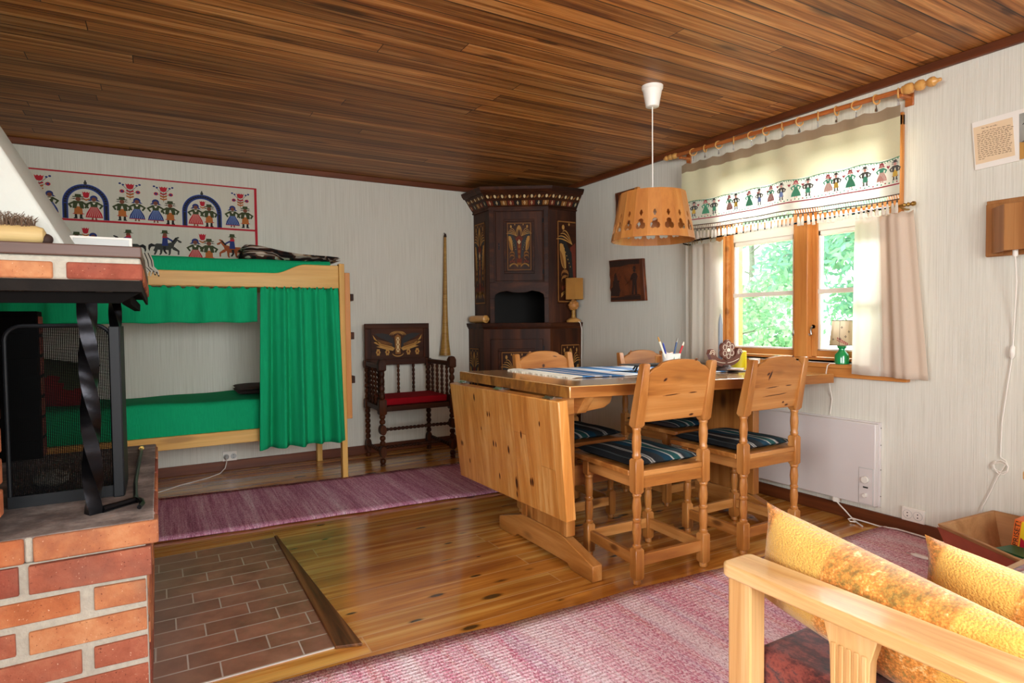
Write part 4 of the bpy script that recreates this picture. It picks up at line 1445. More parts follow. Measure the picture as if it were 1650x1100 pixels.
for xa in (-1.794, -1.232):
    b = MB('dark_y')
    bobbin(b, xa, .105, AFY + .02, ABY - .02, .016, 9, 'y')
    b.build('stretcher', ac)
for xa, xb, s in ((-1.80, -1.788, 1), (-1.215, -1.25, -1)):
    b = MB('dark_y')
    b.hexa([(xa - .018, AFY + .02, .745), (xa + .018, AFY + .02, .745), (xb + .018, ABY - .0, .750), (xb - .018, ABY - .0, .750), (xa - .018, AFY + .02, .780), (xa + .018, AFY + .02, .780), (xb + .018, ABY - .0, .785), (xb - .018, ABY - .0, .785)])
    b.build('arm_rail', ac, bevel=.004)
    for k in range(4):
        t = (k + 1) / 5
        b = MB('dark_z')
        bobbin(b, lerp(xa, xb, t), lerp(AFY, ABY, t), .457, .748, .0135, 8)
        b.build('spindle', ac)
for k in range(3):
    b = MB('dark_z')
    bobbin(b, lerp(-1.788, -1.25, (k + 1) / 4), ABY, .457, .750, .0125, 8)
    b.build('spindle', ac)
b = MB('dark_x')
x0, x1, z0, z1, yb_ = -1.802, -1.238, .745, 1.092, -.118
b.box(x0, x1, yb_, yb_ + .022, z0, z0 + .052).box(x0, x1, yb_, yb_ + .022, z1 - .042, z1)
b.m('dark_z').box(x0, x0 + .052, yb_, yb_ + .022, z0 + .052, z1 - .042).box(x1 - .052, x1, yb_, yb_ + .022, z0 + .052, z1 - .042)
br = b.build('back_frame', ac, bevel=.004)
b = MB('dark_x')
b.box(x0 + .052, x1 - .052, yb_ + .006, yb_ + .014, z0 + .052, z1 - .042)


def AG(d):
    return lambda u, v: Vector((lerp(x0 + .062, x1 - .062, (u + 1) / 2), yb_ + .006 - d, lerp(z0 + .062, z1 - .052, v)))


for s in (-1, 1):
    b.m('gold').flat([(s * x, y) for x, y in ((.10, .35), (.35, .42), (.62, .50), (.93, .66), (.98, .82), (.80, .60), (.95, .55), (.70, .42), (.85, .40), (.5, .30), (.2, .24))], AG(.001))
    b.m('black').flat([(s * x, y) for x, y in ((.12, .30), (.28, .50), (.45, .62), (.70, .72), (.92, .86), (.60, .88), (.35, .82), (.18, .68))], AG(.0016))
    b.m('gold2')
    for k in range(4):
        ribbon(b, [(s * (.22 + .6 * t), .34 + .05 * k + .16 * t) for t in [i / 6 for i in range(7)]], .015, AG(.002))
    for cu in (.78, .42):
        for k in range(6):
            a = 2 * PI * k / 6
            b.m('gold').disc(s * (cu + .055 * math.cos(a)), .20 + .08 * math.sin(a), .035, .05, AG(.0022), 8)
        b.m('rust').disc(s * cu, .20, .03, .045, AG(.0026), 8)
    b.m('gold')
    for k in range(3):
        ribbon(b, [(s * .32 * (1 - .2 * k) * math.sin(a), .80 + .14 * (1 - .2 * k) * math.cos(a)) for a in [PI * .5 * i / 6 for i in range(7)]], .012, AG(.0022))
b.m('gold2').flat([(-.10, .12), (.10, .12), (.12, .75), (0, .84), (-.12, .75)], AG(.0014))
b.m('cream')
for cv in (.28, .46, .64):
    for k in range(6):
        a = 2 * PI * k / 6
        b.disc(.045 * math.cos(a), cv + .07 * math.sin(a), .024, .035, AG(.0024), 8)
b.m('gold')
ribbon(b, [(.22 * math.sin(a), .16 - .12 * math.cos(a)) for a in [-1.4 + .28 * i for i in range(11)]], .02, AG(.002))
b.build('painted_back_panel', br, smooth=0, fix=False)
b = MB('red_seat')
T = Matrix.Translation((-1.508, -.318, .4875))
b.box(-.262, .262, -.185, .180, -.029, .025, T)
b.top('seat_pad', 'red cloth seat pad on the dark carved armchair', 'cushion', bevel=.012, seg=3)

# birch horn on the wall
hn = thing('birch_horn', 'long birch bark horn hanging on the back wall beside the cabinet', 'horn', (-1.055, -.055, .80))
b = MB('horn').lathe_dir([(.0500, 0), (.0500, .004), (.0425, .06), (.0335, .14), (.0265, .26), (.0210, .42), (.0165, .65), (.0130, .90), (.0110, 1.05)], (-1.062, -.055, .803), (.022, .014, 1.076), 20)
b.build('tube', hn)
b = MB('bark').lathe_dir([(.012, 0), (.013, .012), (.009, .022), (.010, .03)], (-1.040, -.042, 1.852), (.02, .014, 1), 12)
b.tube([(-1.040, -.042, 1.875), (-1.035, -.02, 1.892), (-1.034, -.001, 1.893)], .003, 6)
b.build('mouthpiece', hn)

# ------------------------------------------------------------------ bunk bed
bk = thing('bunk_bed', 'pale pine bunk bed with green bedding along the back wall', 'bunk bed', (-3.15, -.40, 0))
for nm, x0, x1, y0, y1 in (('front', -2.168, -2.130, -.762, -.708), ('back', -2.192, -2.152, -.078, -.026), ('front', -4.15, -4.11, -.762, -.708), ('back', -4.15, -4.11, -.078, -.026)):
    MB('bunk_z').box(x0, x1, y0, y1, 0, 1.513 if nm == 'front' else 1.50).build('post', bk, bevel=.003)
b = MB('bunk_x')
cur = [(-2.59 + .20 * t, 1.436 + .064 * smoothstep(0, 1, t)) for t in [i / 10 for i in range(11)]]
b.prism([(-4.11, 1.345), (-2.168, 1.340), (-2.168, 1.500)] + cur[::-1] + [(-4.11, 1.436)], lambda u, v: (u, -.752, v), lambda u, v: (u, -.728, v))
b.build('guard_rail', bk, bevel=.004)
for y0, y1, z0, z1 in ((-.752, -.728, .330, .412), (-.060, -.036, .330, .412), (-.060, -.036, 1.340, 1.436)):
    MB('bunk_x').box(-4.11, -2.168, y0, y1, z0, z1).build('side_rail', bk, bevel=.003)
for x in (-2.162, -4.14):
    for z0, z1 in ((.33, .43), (1.34, 1.48)):
        MB('bunk_y').box(x, x + .022, -.708, -.078, z0, z1).build('end_board', bk, bevel=.003)
MB('bunk_z').box(-2.178, -2.168, -.765, -.735, .285, .420).build('curtain_block', bk, bevel=.002)
for z in (.345, 1.352):
    MB('bunk_y').box(-4.11, -2.19, -.728, -.06, z - .012, z).build('bed_base', bk)
ld = MB('casing_z').box(-2.128, -2.090, -.752, -.722, .425, 1.452).box(-2.128, -2.090, -.36, -.33, .425, 1.452).build('ladder', bk, bevel=.003)
for z in (.70, 1.01, 1.28):
    MB('dark_y').box(-2.090, -2.066, -.752, -.33, z - .025, z + .025).build('rung', ld, bevel=.003)


def mattress(name, label, x0, x1, y0, y1, z0, z1, wob, seed):
    b = MB('green')
    rnd = random.Random(seed)
    ph = [rnd.uniform(0, 6.3) for _ in range(5)]
    nx, ny = 60, 18

    def topz(x, y):
        return z1 + wob * (math.sin(5 * x + ph[0]) * math.sin(7 * y + ph[1]) + .5 * math.sin(13 * x + 9 * y + ph[2]))
    prof = [(y0, z0), (y0 - .004, lerp(z0, z1, .5)), (y0 + .004, z1 - .02), (y0 + .022, z1 - .004)]
    prof += [(lerp(y0 + .03, y1 - .03, k / 12), z1) for k in range(13)] + [(y1 - .015, z1 - .006), (y1, z1 - .025), (y1, z0)]

    def f(u, v):
        k = v * (len(prof) - 1)
        i = min(int(k), len(prof) - 2)
        t = k - i
        y, z = lerp(prof[i][0], prof[i + 1][0], t), lerp(prof[i][1], prof[i + 1][1], t)
        x = lerp(x0, x1, u)
        if z > z0 + .02:
            z += topz(x, y) - z1
            if y < y0 + .01:
                y += .006 * math.sin(21 * x + ph[3]) * math.sin(40 * z)
        if z < z0 + .02 and y < y0 + .01:
            y -= .006 * max(0, math.sin(9 * x + ph[4]))
        return Vector((x, y, z))
    b.grid(nx, len(prof) - 1, f)
    for u in (x0, x1):
        b.face([b.bm.verts.new((u, y, z)) for y, z in prof])
    return b.top(name, label, 'mattress', 'green mattresses of the bunk bed', smooth=60)


mattress('mattress', 'green covered mattress on the upper bunk', -4.10, -2.215, -.722, -.085, 1.3535, 1.528, .004, 1)
mattress('mattress', 'green covered mattress on the lower bunk', -4.10, -2.215, -.722, -.085, .3465, .606, .006, 2)
# hung green cloths
b = MB('green')


def vcloth(x0, x1, zt, zb, amp, waves, y, flare=0.0, seed=0, ruff=.012):
    rnd = random.Random(seed)
    ph = [rnd.uniform(0, 6.3) for _ in range(6)]

    def f(u, v):
        x = lerp(x0, x1, u) + flare * v * (u - .5)
        a = amp * (.45 + .9 * v)
        w = math.sin(2 * PI * waves * u + ph[0] + .7 * math.sin(3 * u + ph[1]) + .3 * v) + .40 * math.sin(2 * PI * waves * 2.3 * u + ph[2] - .5 * v) * (1 - .5 * v) + .35 * math.sin(2 * PI * waves * .43 * u + ph[5])
        z = lerp(zt, zb, v) + (.003 * math.sin(2 * PI * waves * .8 * u + ph[3]) * v)
        if v < .001:
            z += ruff * .5 * math.sin(2 * PI * waves * 2.7 * u + ph[4]) + ruff * .4 * math.sin(2 * PI * waves * 4.9 * u + ph[5])
        return Vector((x, y + a * w, z))
    return f


b.grid(150, 14, vcloth(-4.08, -2.700, 1.334, 1.112, .015, 7, -.768, seed=3))
o = b.top('curtain', 'short green valance curtain under the upper bunk rail', 'curtain', 'green bunk curtains', solid=.002, smooth=60)
b = MB('green')
b.grid(150, 30, vcloth(-2.690, -2.188, 1.336, .284, .032, 4.4, -.818, flare=.06, seed=5))
o = b.top('curtain', 'long green curtain hanging at the right end of the bunk bed', 'curtain', 'green bunk curtains', solid=.002, smooth=60)


# folded striped blanket on the upper bunk
def blanket(name, label, x0, x1, y0, y1, z, h0, h1, layers, seed, matn='blanket'):
    b = MB(matn)
    rnd = random.Random(seed)
    for L in range(layers):
        ph = [rnd.uniform(0, 6.3) for _ in range(4)]
        xo, yo = rnd.uniform(0, .02), rnd.uniform(0, .02)

        def f(sg):
            def g(u, v):
                x = lerp(x0 + xo, x1 - xo * .4, u)
                hh = lerp(h0, h1, smoothstep(0, .8, u)) / layers
                zz = z + L * hh + hh * .5
                e = max(0, 1 - abs(2 * v - 1) ** 6) ** .5 * max(0, 1 - abs(2 * u - 1) ** 14) ** .5
                return Vector((x, lerp(y0 + yo, y1 - yo, v) + .006 * math.sin(11 * u + ph[2]), zz + sg * hh * .49 * e + .006 * L / layers * math.sin(9 * u + ph[0]) + .0 * v))
            return g
        b.grid(46, 14, f(1)); b.grid(46, 14, f(-1))
    bmesh.ops.remove_doubles(b.bm, verts=b.bm.verts, dist=1e-5)
    return b.top(name, label, 'blanket', smooth=60)


blanket('folded_blanket', 'folded brown, black and white striped blanket on the upper bunk', -2.78, -2.135, -.70, -.25, 1.5345, .095, .038, 3, 4)
M['plaid'] = plain('dark_plaid', '3a2a24', .95, .6, 30)
blanket('folded_blanket', 'dark folded plaid blanket on the lower bunk behind the green curtain', -2.80, -2.32, -.52, -.10, .613, .05, .05, 2, 9, 'plaid')
b = MB('white_cloth')
b.box(-3.62, -3.345, -.70, -.45, 1.535, 1.55)
for k in range(14):
    y = -.748 - .003 * (k % 3)
    x = -3.36 + .0062 * k
    b.m('white_cloth' if k % 3 else 'f_grey').tube([(x - .02, -.715, 1.537), (x - .004, -.742, 1.490), (x, y - .012, 1.452), (x + .02 + .004 * (k % 4), y - .014, 1.425), (x + .034 - .010 * (k % 3), y - .016, 1.395 + .007 * (k % 4))], .0042, 5)
b.top('throw', 'end of a grey throw with a pale fringe hanging over the upper bunk rail', 'blanket')
# cushion on the lower bunk, seen through the fire screen
T = Matrix.Translation((-3.90, -.33, .755)) @ Matrix.Rotation(.22, 4, 'Y') @ Matrix.Rotation(math.radians(74), 4, 'X')
b = MB('cushion_red')
pillow(b, .28, .165, .075, 18, 2.4, .08, .05, 3, T)
Ti = T.inverted()
for f_ in b.bm.faces:
    c = Ti @ f_.calc_center_median()
    if c.y > .0 + .04 * math.sin(30 * c.x):
        b.m('f_green')
        f_.material_index = b.i
b.top('cushion', 'red cushion with a dark green top on the lower bunk, seen through the fire screen', 'cushion', smooth=60)

# ------------------------------------------------------------------ folk tapestry
tp = MB('white_cloth')
TX0, TX1, TZ0, TZ1 = -4.42, -2.588, 1.50, 2.135


def TS(x, z, d=0.0):
    return Vector((x, -.006 - .004 * (1 + math.sin(4.5 * x + 2.0 * z)) * .5 - .003 * (1 + math.sin(11 * x - 5 * z)) * .5 - d, z))


tp.grid(60, 20, lambda u, v: TS(lerp(TX0, TX1, u), lerp(TZ0, TZ1, v) + .010 * (1 - u) * 0 + .004 * math.sin(7 * u) * v))


def rect(b, x0, x1, z0, z1, d, nx=1):
    for k in range(nx):
        a, c = lerp(x0, x1, k / nx), lerp(x0, x1, (k + 1) / nx)
        b.flat([(a, z0), (c, z0), (c, z1), (a, z1)], lambda u, v: TS(u, v, d))


tp.m('f_red')
rect(tp, TX0, TX1, 2.124, 2.134, .001, 40)
rect(tp, TX0, TX1 - .01, 1.806, 1.820, .001, 40)
for k in range(12):
    z0, z1 = lerp(1.50, 2.134, k / 12), lerp(1.50, 2.134, (k + 1) / 12)
    tp.flat([(TX1 - .018, z0), (TX1, z0), (TX1, z1), (TX1 - .018, z1)], lambda u, v: TS(u, v, .001))


def fig_parts(kind):
    """(colour, polygon) in a frame where the figure is 1 high and stands at v = 0"""
    ell = lambda cu, cv, ru, rv, n=12: [(cu + ru * math.cos(2 * PI * k / n), cv + rv * math.sin(2 * PI * k / n)) for k in range(n)]
    out = []
    if kind == 'm':
        out += [('f_dark', [(-.16, 0), (-.04, 0), (-.04, .06), (-.05, .18), (-.13, .18), (-.13, .05), (-.17, .03)]), ('f_dark', [(.16, 0), (.04, 0), (.04, .06), (.05, .18), (.13, .18), (.13, .05), (.17, .03)]),
                ('f_orange', [(-.15, .18), (.15, .18), (.13, .50), (-.13, .50)]), ('f_red', [(-.22, .20), (-.12, .18), (-.12, .23)]), ('f_red', [(.22, .20), (.12, .18), (.12, .23)]),
                ('f_green', [(-.20, .42), (-.07, .42), (-.02, .62), (.02, .62), (.07, .42), (.20, .42), (.16, .72), (-.16, .72)]),
                ('f_green', [(-.14, .72), (-.36, .58), (-.26, .42), (-.20, .46), (-.26, .57), (-.14, .62)]), ('f_green', [(.14, .72), (.36, .58), (.26, .42), (.20, .46), (.26, .57), (.14, .62)]),
                ('f_brown', ell(0, .80, .095, .085)), ('f_green', [(-.20, .87), (.20, .87), (.18, .91), (.11, .91), (.10, 1.0), (-.10, 1.0), (-.11, .91), (-.18, .91)]), ('f_dark', [(-.10, .84), (-.24, .80), (-.11, .79)]), ('f_dark', [(.10, .84), (.24, .80), (.11, .79)])]
    elif kind in ('wb', 'wr'):
        c, s = ('f_blue', 'f_lblue') if kind == 'wb' else ('f_red', 'vpink')
        out += [('f_brown', [(-.10, 0), (-.03, 0), (-.03, .08), (-.08, .08)]), ('f_brown', [(.10, 0), (.03, 0), (.03, .08), (.08, .08)]),
                (c, [(-.30, .10), (.30, .10), (.26, .26), (.10, .55), (-.10, .55), (-.26, .26)]), ('f_red', [(-.30, .08), (.30, .08), (.30, .105), (-.30, .105)])]
        for k in range(-3, 4):
            out.append((s, [(k * .078 - .012, .12), (k * .078 + .012, .12), (k * .026 + .006, .52), (k * .026 - .006, .52)]))
        out += [('f_green', [(-.11, .52), (.11, .52), (.14, .74), (-.14, .74)]), ('f_cream', [(-.06, .70), (.06, .70), (0, .62)]),
                ('f_green', [(-.12, .74), (-.34, .60), (-.22, .44), (-.17, .48), (-.24, .59), (-.12, .64)]), ('f_green', [(.12, .74), (.34, .60), (.22, .44), (.17, .48), (.24, .59), (.12, .64)]),
                (('f_blue'), ell(0, .88, .135, .12)), ('f_blue', [(-.12, .84), (-.22, .76), (-.08, .77)]), ('f_blue', [(.12, .84), (.22, .76), (.08, .77)]), ('f_brown', ell(0, .83, .085, .085))]
    elif kind in ('fl', 'tu'):
        tul = [(-.24, 1.0), (-.15, .93), (-.08, 1.0), (0, .93), (.08, 1.0), (.15, .93), (.24, 1.0), (.17, .72), (.08, .66), (-.08, .66), (-.17, .72)]
        if kind == 'tu':
            tul = [(u * 1.35, .35 + (v - .66) * 1.9) for u, v in tul]
            out += [('f_red', tul), ('f_orange', [(0, .05), (-.30, .20), (-.30, .34), (0, .20)]), ('f_orange', [(0, .05), (.30, .20), (.30, .34), (0, .20)])]
        else:
            out += [('f_grey', [(-.012, 0), (.012, 0), (.012, .7), (-.012, .7)]), ('f_red', tul)]
            for v in (.10, .26, .44):
                out += [('f_orange' if v < .4 else 'f_red', [(0, v), (-.20, v + .08), (-.20, v + .17), (0, v + .10)]), ('f_orange' if v < .4 else 'f_red', [(0, v), (.20, v + .08), (.20, v + .17), (0, v + .10)])]
            for s in (-1, 1):
                out += [('f_grey', [(0, .50), (s * .40, .90), (s * .41, .88), (s * .02, .48)]), ('f_grey', [(0, .38), (s * .38, .52), (s * .38, .50), (s * .02, .36)]), ('f_blue', ell(s * .52, .97, .075, .06, 8)), ('f_blue', ell(s * .36, .90, .07, .055, 8)), ('f_red', ell(s * .42, .50, .13, .11, 10)), ('f_blue', ell(s * .42, .50, .07, .06, 8))]
    return out


def draw_fig(b, parts, cx, v0, h, SF, d0=.0012, cmap=None, wide=1.0):
    for k, (c, pts) in enumerate(parts):
        c = (cmap or {}).get(c, c)
        b.m(c).flat([(cx + u * h * wide, v0 + v * h) for u, v in pts], lambda u, v: SF(u, v, d0 + .00012 * k))


FIGS = [('wb', -3.862, 1.841, 0.154), ('fl', -3.915, 1.982, 0.111), ('m', -3.708, 1.822, 0.164), ('wr', -3.62, 1.82, 0.164), ('tu', -3.663, 1.941, 0.066), ('m', -3.459, 1.826, 0.162), ('wb', -3.371, 1.829, 0.161), ('fl', -3.41, 1.973, 0.112), ('wb', -3.258, 1.826, 0.165), ('m', -3.168, 1.82, 0.166), ('fl', -3.208, 1.976, 0.109), ('wr', -3.006, 1.821, 0.161), ('m', -2.918, 1.82, 0.164), ('tu', -2.961, 1.947, 0.059), ('wb', -2.76, 1.828, 0.161), ('m', -2.672, 1.828, 0.163), ('fl', -2.704, 1.978, 0.107), ('m', -3.723, 1.568, 0.165), ('wb', -3.631, 1.567, 0.165), ('tu', -3.673, 1.701, 0.064), ('wr', -3.015, 1.557, 0.172), ('m', -2.925, 1.558, 0.174), ('tu', -2.967, 1.694, 0.073), ('m', -3.965, 1.826, .165), ('m', -4.16, 1.826, .165), ('wr', -4.25, 1.826, .165)]
for k, x, z, h in FIGS:
    draw_fig(tp, fig_parts(k), x, z, h, TS)
for xa, xb, zb, zt in ((-3.795, -3.536, 1.821, 2.055), (-3.092, -2.835, 1.820, 2.050)):
    cx, R = (xa + xb) / 2, (xb - xa) / 2
    zc = zt - R
    for r0, r1, c, d in ((R, R - .030, 'f_blue', .0011), (R + .002, R, 'f_lblue', .0012), (R - .030, R - .032, 'f_lblue', .0012)):
        tp.m(c)
        outl = [(cx - r0, zb)] + [(cx - r0 * math.cos(PI * k / 20), zc + r0 * math.sin(PI * k / 20)) for k in range(21)] + [(cx + r0, zb)]
        inl = [(cx - r1, zb)] + [(cx - r1 * math.cos(PI * k / 20), zc + r1 * math.sin(PI * k / 20)) for k in range(21)] + [(cx + r1, zb)]
        for k in range(22):
            tp.flat([outl[k], outl[k + 1], inl[k + 1], inl[k]], lambda u, v: TS(u, v, d))
    tp.m('f_dark')
    for k in range(22):
        a = PI * (k + .5) / 22
        tp.disc(cx - (R - .015) * math.cos(a), zc + (R - .015) * math.sin(a), .009, .007, lambda u, v: TS(u, v, .0014), 6)
    for k in range(8):
        for s in (-1, 1):
            tp.disc(cx + s * (R - .015), lerp(zb + .008, zc, k / 8), .009, .007, lambda u, v: TS(u, v, .0014), 6)
    tp.m('f_grey').disc(cx, zt + .008, .010, .012, lambda u, v: TS(u, v, .0014), 8)
    tp.disc(cx, zt + .022, .005, .006, lambda u, v: TS(u, v, .0014), 8)
# riders on horses
for cx, z0, s, col in ((-3.425, 1.590, -1, 'f_grey'), (-3.209, 1.600, 1, 'f_grey'), (-2.765, 1.600, -1, 'f_horse')):
    f = lambda u, v: TS(cx + s * u, z0 + v, .0013)
    f2 = lambda u, v: TS(cx + s * u, z0 + v, .0016)
    f3 = lambda u, v: TS(cx + s * u, z0 + v, .0019)
    tp.m(col)
    tp.flat([(-.062, .050), (-.04, .036), (.03, .036), (.056, .058), (.060, .076), (.085, .112), (.080, .118), (.094, .128), (.086, .134), (.066, .126), (.044, .092), (.0, .080), (-.05, .080), (-.064, .070)], f)
    tp.flat([(.078, .118), (.108, .100), (.104, .090), (.088, .094), (.080, .106)], f)
    for x0, pts in ((0, [(-.060, .055), (-.040, .045), (-.048, .022), (-.058, .0), (-.070, .0), (-.062, .022), (-.072, .030)]), (0, [(-.03, .042), (-.012, .04), (-.018, .012), (-.026, 0), (-.036, 0), (-.030, .014)]), (0, [(.022, .042), (.040, .044), (.036, .012), (.030, 0), (.020, 0), (.024, .014)]), (0, [(.044, .056), (.062, .060), (.092, .034), (.090, .004), (.080, .004), (.080, .028), (.050, .040)])):
        tp.flat(pts, f)
    tp.m('f_dark')
    tp.flat([(-.060, .070), (-.082, .080), (-.100, .068), (-.102, .040), (-.094, .022), (-.090, .044), (-.082, .056), (-.064, .058)], f)
    tp.flat([(.040, .096), (.074, .128), (.078, .120), (.052, .088)], f2)
    tp.flat([(-.010, .060), (.008, .060), (.004, .030), (.016, .010), (.004, .008), (-.010, .028)], f2)
    tp.m('f_blue').flat([(-.018, .066), (.022, .066), (.018, .124), (-.012, .124)], f2)
    tp.flat([(.010, .118), (.044, .098), (.052, .104), (.048, .110), (.014, .130)], f3)
    tp.m('f_brown').disc(.003, .142, .014, .014, f3)
    tp.m('f_red').flat([(-.014, .122), (.020, .122), (.014, .136), (-.012, .138)], f3)
    tp.m('f_green').flat([(-.030, .152), (.034, .152), (.020, .158), (.018, .176), (-.014, .176), (-.016, .158)], f3)
tp.top('tapestry', 'white folk tapestry with red borders, couples, arches and riders above the bunk', 'tapestry', fix=False, smooth=0)

# socket on the bunk wall with its plug and cord
so = thing('wall_socket', 'white double socket low on the wall under the bunk, one plug in it', 'socket', (-2.823, -.012, .062))
b = MB('white_plastic').box(-2.873, -2.772, -.014, -.0005, .063, .146)
b.build('plate', so, bevel=.004)
for x in (-2.848, -2.797):
    b = MB('grey_plastic').lathe([(.0205, -.0155), (.0205, -.0145)], (x, 0, .104), 20, 'y')
    b.m('dark_hole')
    for dz in (-.009, .009):
        b.lathe([(.003, -.0165), (.003, -.0156)], (x, 0, .104 + dz), 8, 'y')
    b.build('outlet', so)
pc = MB('grey_plastic').lathe_dir([(.016, 0), (.018, .01), (.014, .024), (.006, .034)], (-2.848, -.0160, .104), (0, -1, -.25), 14)
pc.m('white_plastic').tube([(-2.848, -.050, .092), (-2.850, -.062, .07), (-2.862, -.085, .035), (-2.90, -.13, .010), (-2.98, -.20, .0045), (-3.08, -.27, .0045), (-3.16, -.32, .0045), (-3.24, -.40, .0045), (-3.36, -.50, .0045), (-3.6, -.62, .0045), (-3.9, -.66, .0045)], .0035, 7)
pc.top('power_cord', 'white cord with a plug, running from the bunk wall socket along the floor', 'cord')

# ------------------------------------------------------------------ rugs


def rug(name, label, c0, c1, c2, c3, mat, seed, fringe=True):
    b = MB(mat)
    rnd = random.Random(seed)
    ph = [rnd.uniform(0, 6.3) for _ in range(4)]
    org = ((c0[0] + c2[0]) / 2, (c0[1] + c2[1]) / 2, 0)

    def f(u, v):
        p = Vector(c0).lerp(Vector(c1), u).lerp(Vector(c3).lerp(Vector(c2), u), v)
        e = .004 * math.sin(26 * u + ph[0]) + .003 * math.sin(61 * u + ph[1])
        if v in (0, 1):
            p.y += e
        z = .011 + .0016 * math.sin(14 * u + 5 * v + ph[2])
        return Vector((p.x, p.y, max(.0085, z)))
    b.grid(90, 12, f)
    return b.top(name, label, 'rug', 'rag rugs', solid=.009, smooth=60, loc=(org[0], org[1], 0))


rug('rag_rug', 'long dark pink striped rag rug in front of the bunk bed', (-4.10, -1.46), (-1.02, -1.66), (-.98, -.835), (-4.10, -.60), 'rug_a', 1)
rug('rag_rug', 'pale pink and red rag rug in the foreground, under the sofa', (-3.6, -3.965), (-.075, -4.16), (-.022, -3.294), (-3.6, -3.06), 'rug_b', 2)

# ------------------------------------------------------------------ fireplace
fp = thing('fireplace', 'open red brick fireplace with a white sloping hood and twisted iron columns', 'fireplace', (-3.9, -2.7, 0))
YF = -3.22                     # front face


def brick_courses(b, face, u0, u1, z0, z1, ph, joint, length, depth, seed, first=0.0, rev=False):
    """real bricks laid in courses; face(u, z, d) maps to 3D, d = outwards"""
    rnd = random.Random(seed)
    n = int(round((z1 - z0) / ph))
    for r in range(n):
        za = z1 - (r + 1) * ph + joint
        zb = z1 - r * ph
        u = u1
        seq = [length, length * .47] if (r % 2 == int(first)) else [length * .47, length]
        k = 0
        while u > u0 + .01:
            L = seq[k % 2] if k < 2 else length
            ua = max(u0, u - L)
            if u - ua > .02:
                b.m('brick%d' % rnd.randrange(4))
                d = rnd.uniform(.000, .004)
                j = [rnd.uniform(-.003, .003) for _ in range(4)]
                p = [face(ua + j[0] if ua > u0 else ua, za + j[1], -depth), face(u, za + j[2], -depth), face(u, za + j[2], d), face(ua + j[0] if ua > u0 else ua, za + j[1], d),
                     face(ua + j[0] if ua > u0 else ua, zb + j[3], -depth), face(u, zb, -depth), face(u, zb, d), face(ua + j[0] if ua > u0 else ua, zb + j[3], d)]
                b.hexa(p)
            u = ua - joint * 1.6
            k += 1


BX = -3.300                    # right face of the brick base
b = MB('mortar')
b.box(-4.45, BX - .006, YF + .012, -2.08, 0, .535)
FR = lambda u, z, d: Vector((u, YF + .006 - d, z))
SR = lambda u, z, d: Vector((BX - .004 + d * .6, u, z))
# tall first course, then regular ones
b.m('brick0').hexa([FR(-3.545, .462, -.05), FR(BX + .006, .457, -.05), FR(BX + .006, .457, .010), FR(-3.545, .462, .010), FR(-3.545, .530, -.05), FR(BX + .006, .531, -.05), FR(BX + .006, .531, .010), FR(-3.545, .530, .010)])
b.m('brick2').hexa([FR(-3.82, .462, -.05), FR(-3.565, .462, -.05), FR(-3.565, .462, .004), FR(-3.82, .462, .004), FR(-3.82, .530, -.05), FR(-3.565, .530, -.05), FR(-3.565, .530, .004), FR(-3.82, .530, .004)])
brick_courses(b, FR, -4.44, BX - .008, .005, .445, .0735, .017, .240, .05, 11, first=1)
brick_courses(b, SR, -3.16, -2.10, .005, .53, .0735, .017, .240, .05, 12)
b.build('brick_base', fp, bevel=.0025)
b = MB('slab')
b.box(-4.45, -3.284, YF + .004, -2.06, .540, .5985)
b.m('brick1')
for xa, xb, k in ((-3.535, -3.276, 3), (-3.80, -3.552, 1), (-4.06, -3.815, 0), (-4.32, -4.075, 2)):
    b.m('brick%d' % k).box(xa, xb, YF - .004, YF + .06, .537, .597)
b.m('mortar')
for xa in (-3.552, -3.815, -4.075):
    b.box(xa, xa + .017, YF + .001, YF + .05, .538, .5975)
for k in range(4):
    b.m('brick%d' % (k % 4)).box(-3.30, -3.278, YF + .075 + .26 * k, YF + .320 + .26 * k, .540, .5975)
b.build('hearth_slab', fp, bevel=.005)
# brick jamb on the left, the inner back wall and the left mass of the chimney
b = MB('mortar')
b.box(-4.45, -3.604, YF + .014, -3.165, .599, 1.157)
JF = lambda u, z, d: Vector((u, YF + .008 - d, z))
JS = lambda u, z, d: Vector((-3.602 + d, u, z))
brick_courses(b, JF, -4.44, -3.594, .605, 1.155, .0735, .014, .24, .04, 21)
brick_courses(b, JS, -3.20, -3.17, .605, 1.155, .0735, .014, .24, .03, 22)
b.build('jamb', fp, bevel=.004)
b = MB('soot')
b.box(-4.45, -3.655, -2.16, -2.06, .599, 1.157).box(-4.45, -4.15, -3.05, -2.16, .599, 1.157)
BF = lambda u, z, d: Vector((u, -2.162 - d, z))
BE = lambda u, z, d: Vector((-3.657 + d, u, z))
rn = random.Random(5)
for r in range(7):
    for k in range(3):
        ub = -3.658 - k * .25 - (.12 if r % 2 else 0)
        b.m('soot').hexa([BF(ub - .23, .605 + r * .078, -.02), BF(ub, .605 + r * .078, -.02), BF(ub, .605 + r * .078, .006), BF(ub - .23, .605 + r * .078, .006), BF(ub - .23, .670 + r * .078, -.02), BF(ub, .670 + r * .078, -.02), BF(ub, .670 + r * .078, .006), BF(ub - .23, .670 + r * .078, .006)])
    b.m('brick2').hexa([BE(-2.15, .605 + r * .078, -.02), BE(-2.07, .605 + r * .078, -.02), BE(-2.07, .605 + r * .078, .006), BE(-2.15, .605 + r * .078, .006), BE(-2.15, .670 + r * .078, -.02), BE(-2.07, .670 + r * .078, -.02), BE(-2.07, .670 + r * .078, .006), BE(-2.15, .670 + r * .078, .006)])
b.build('back_wall', fp, bevel=.003)['label'] = 'soot-blackened brick back wall'
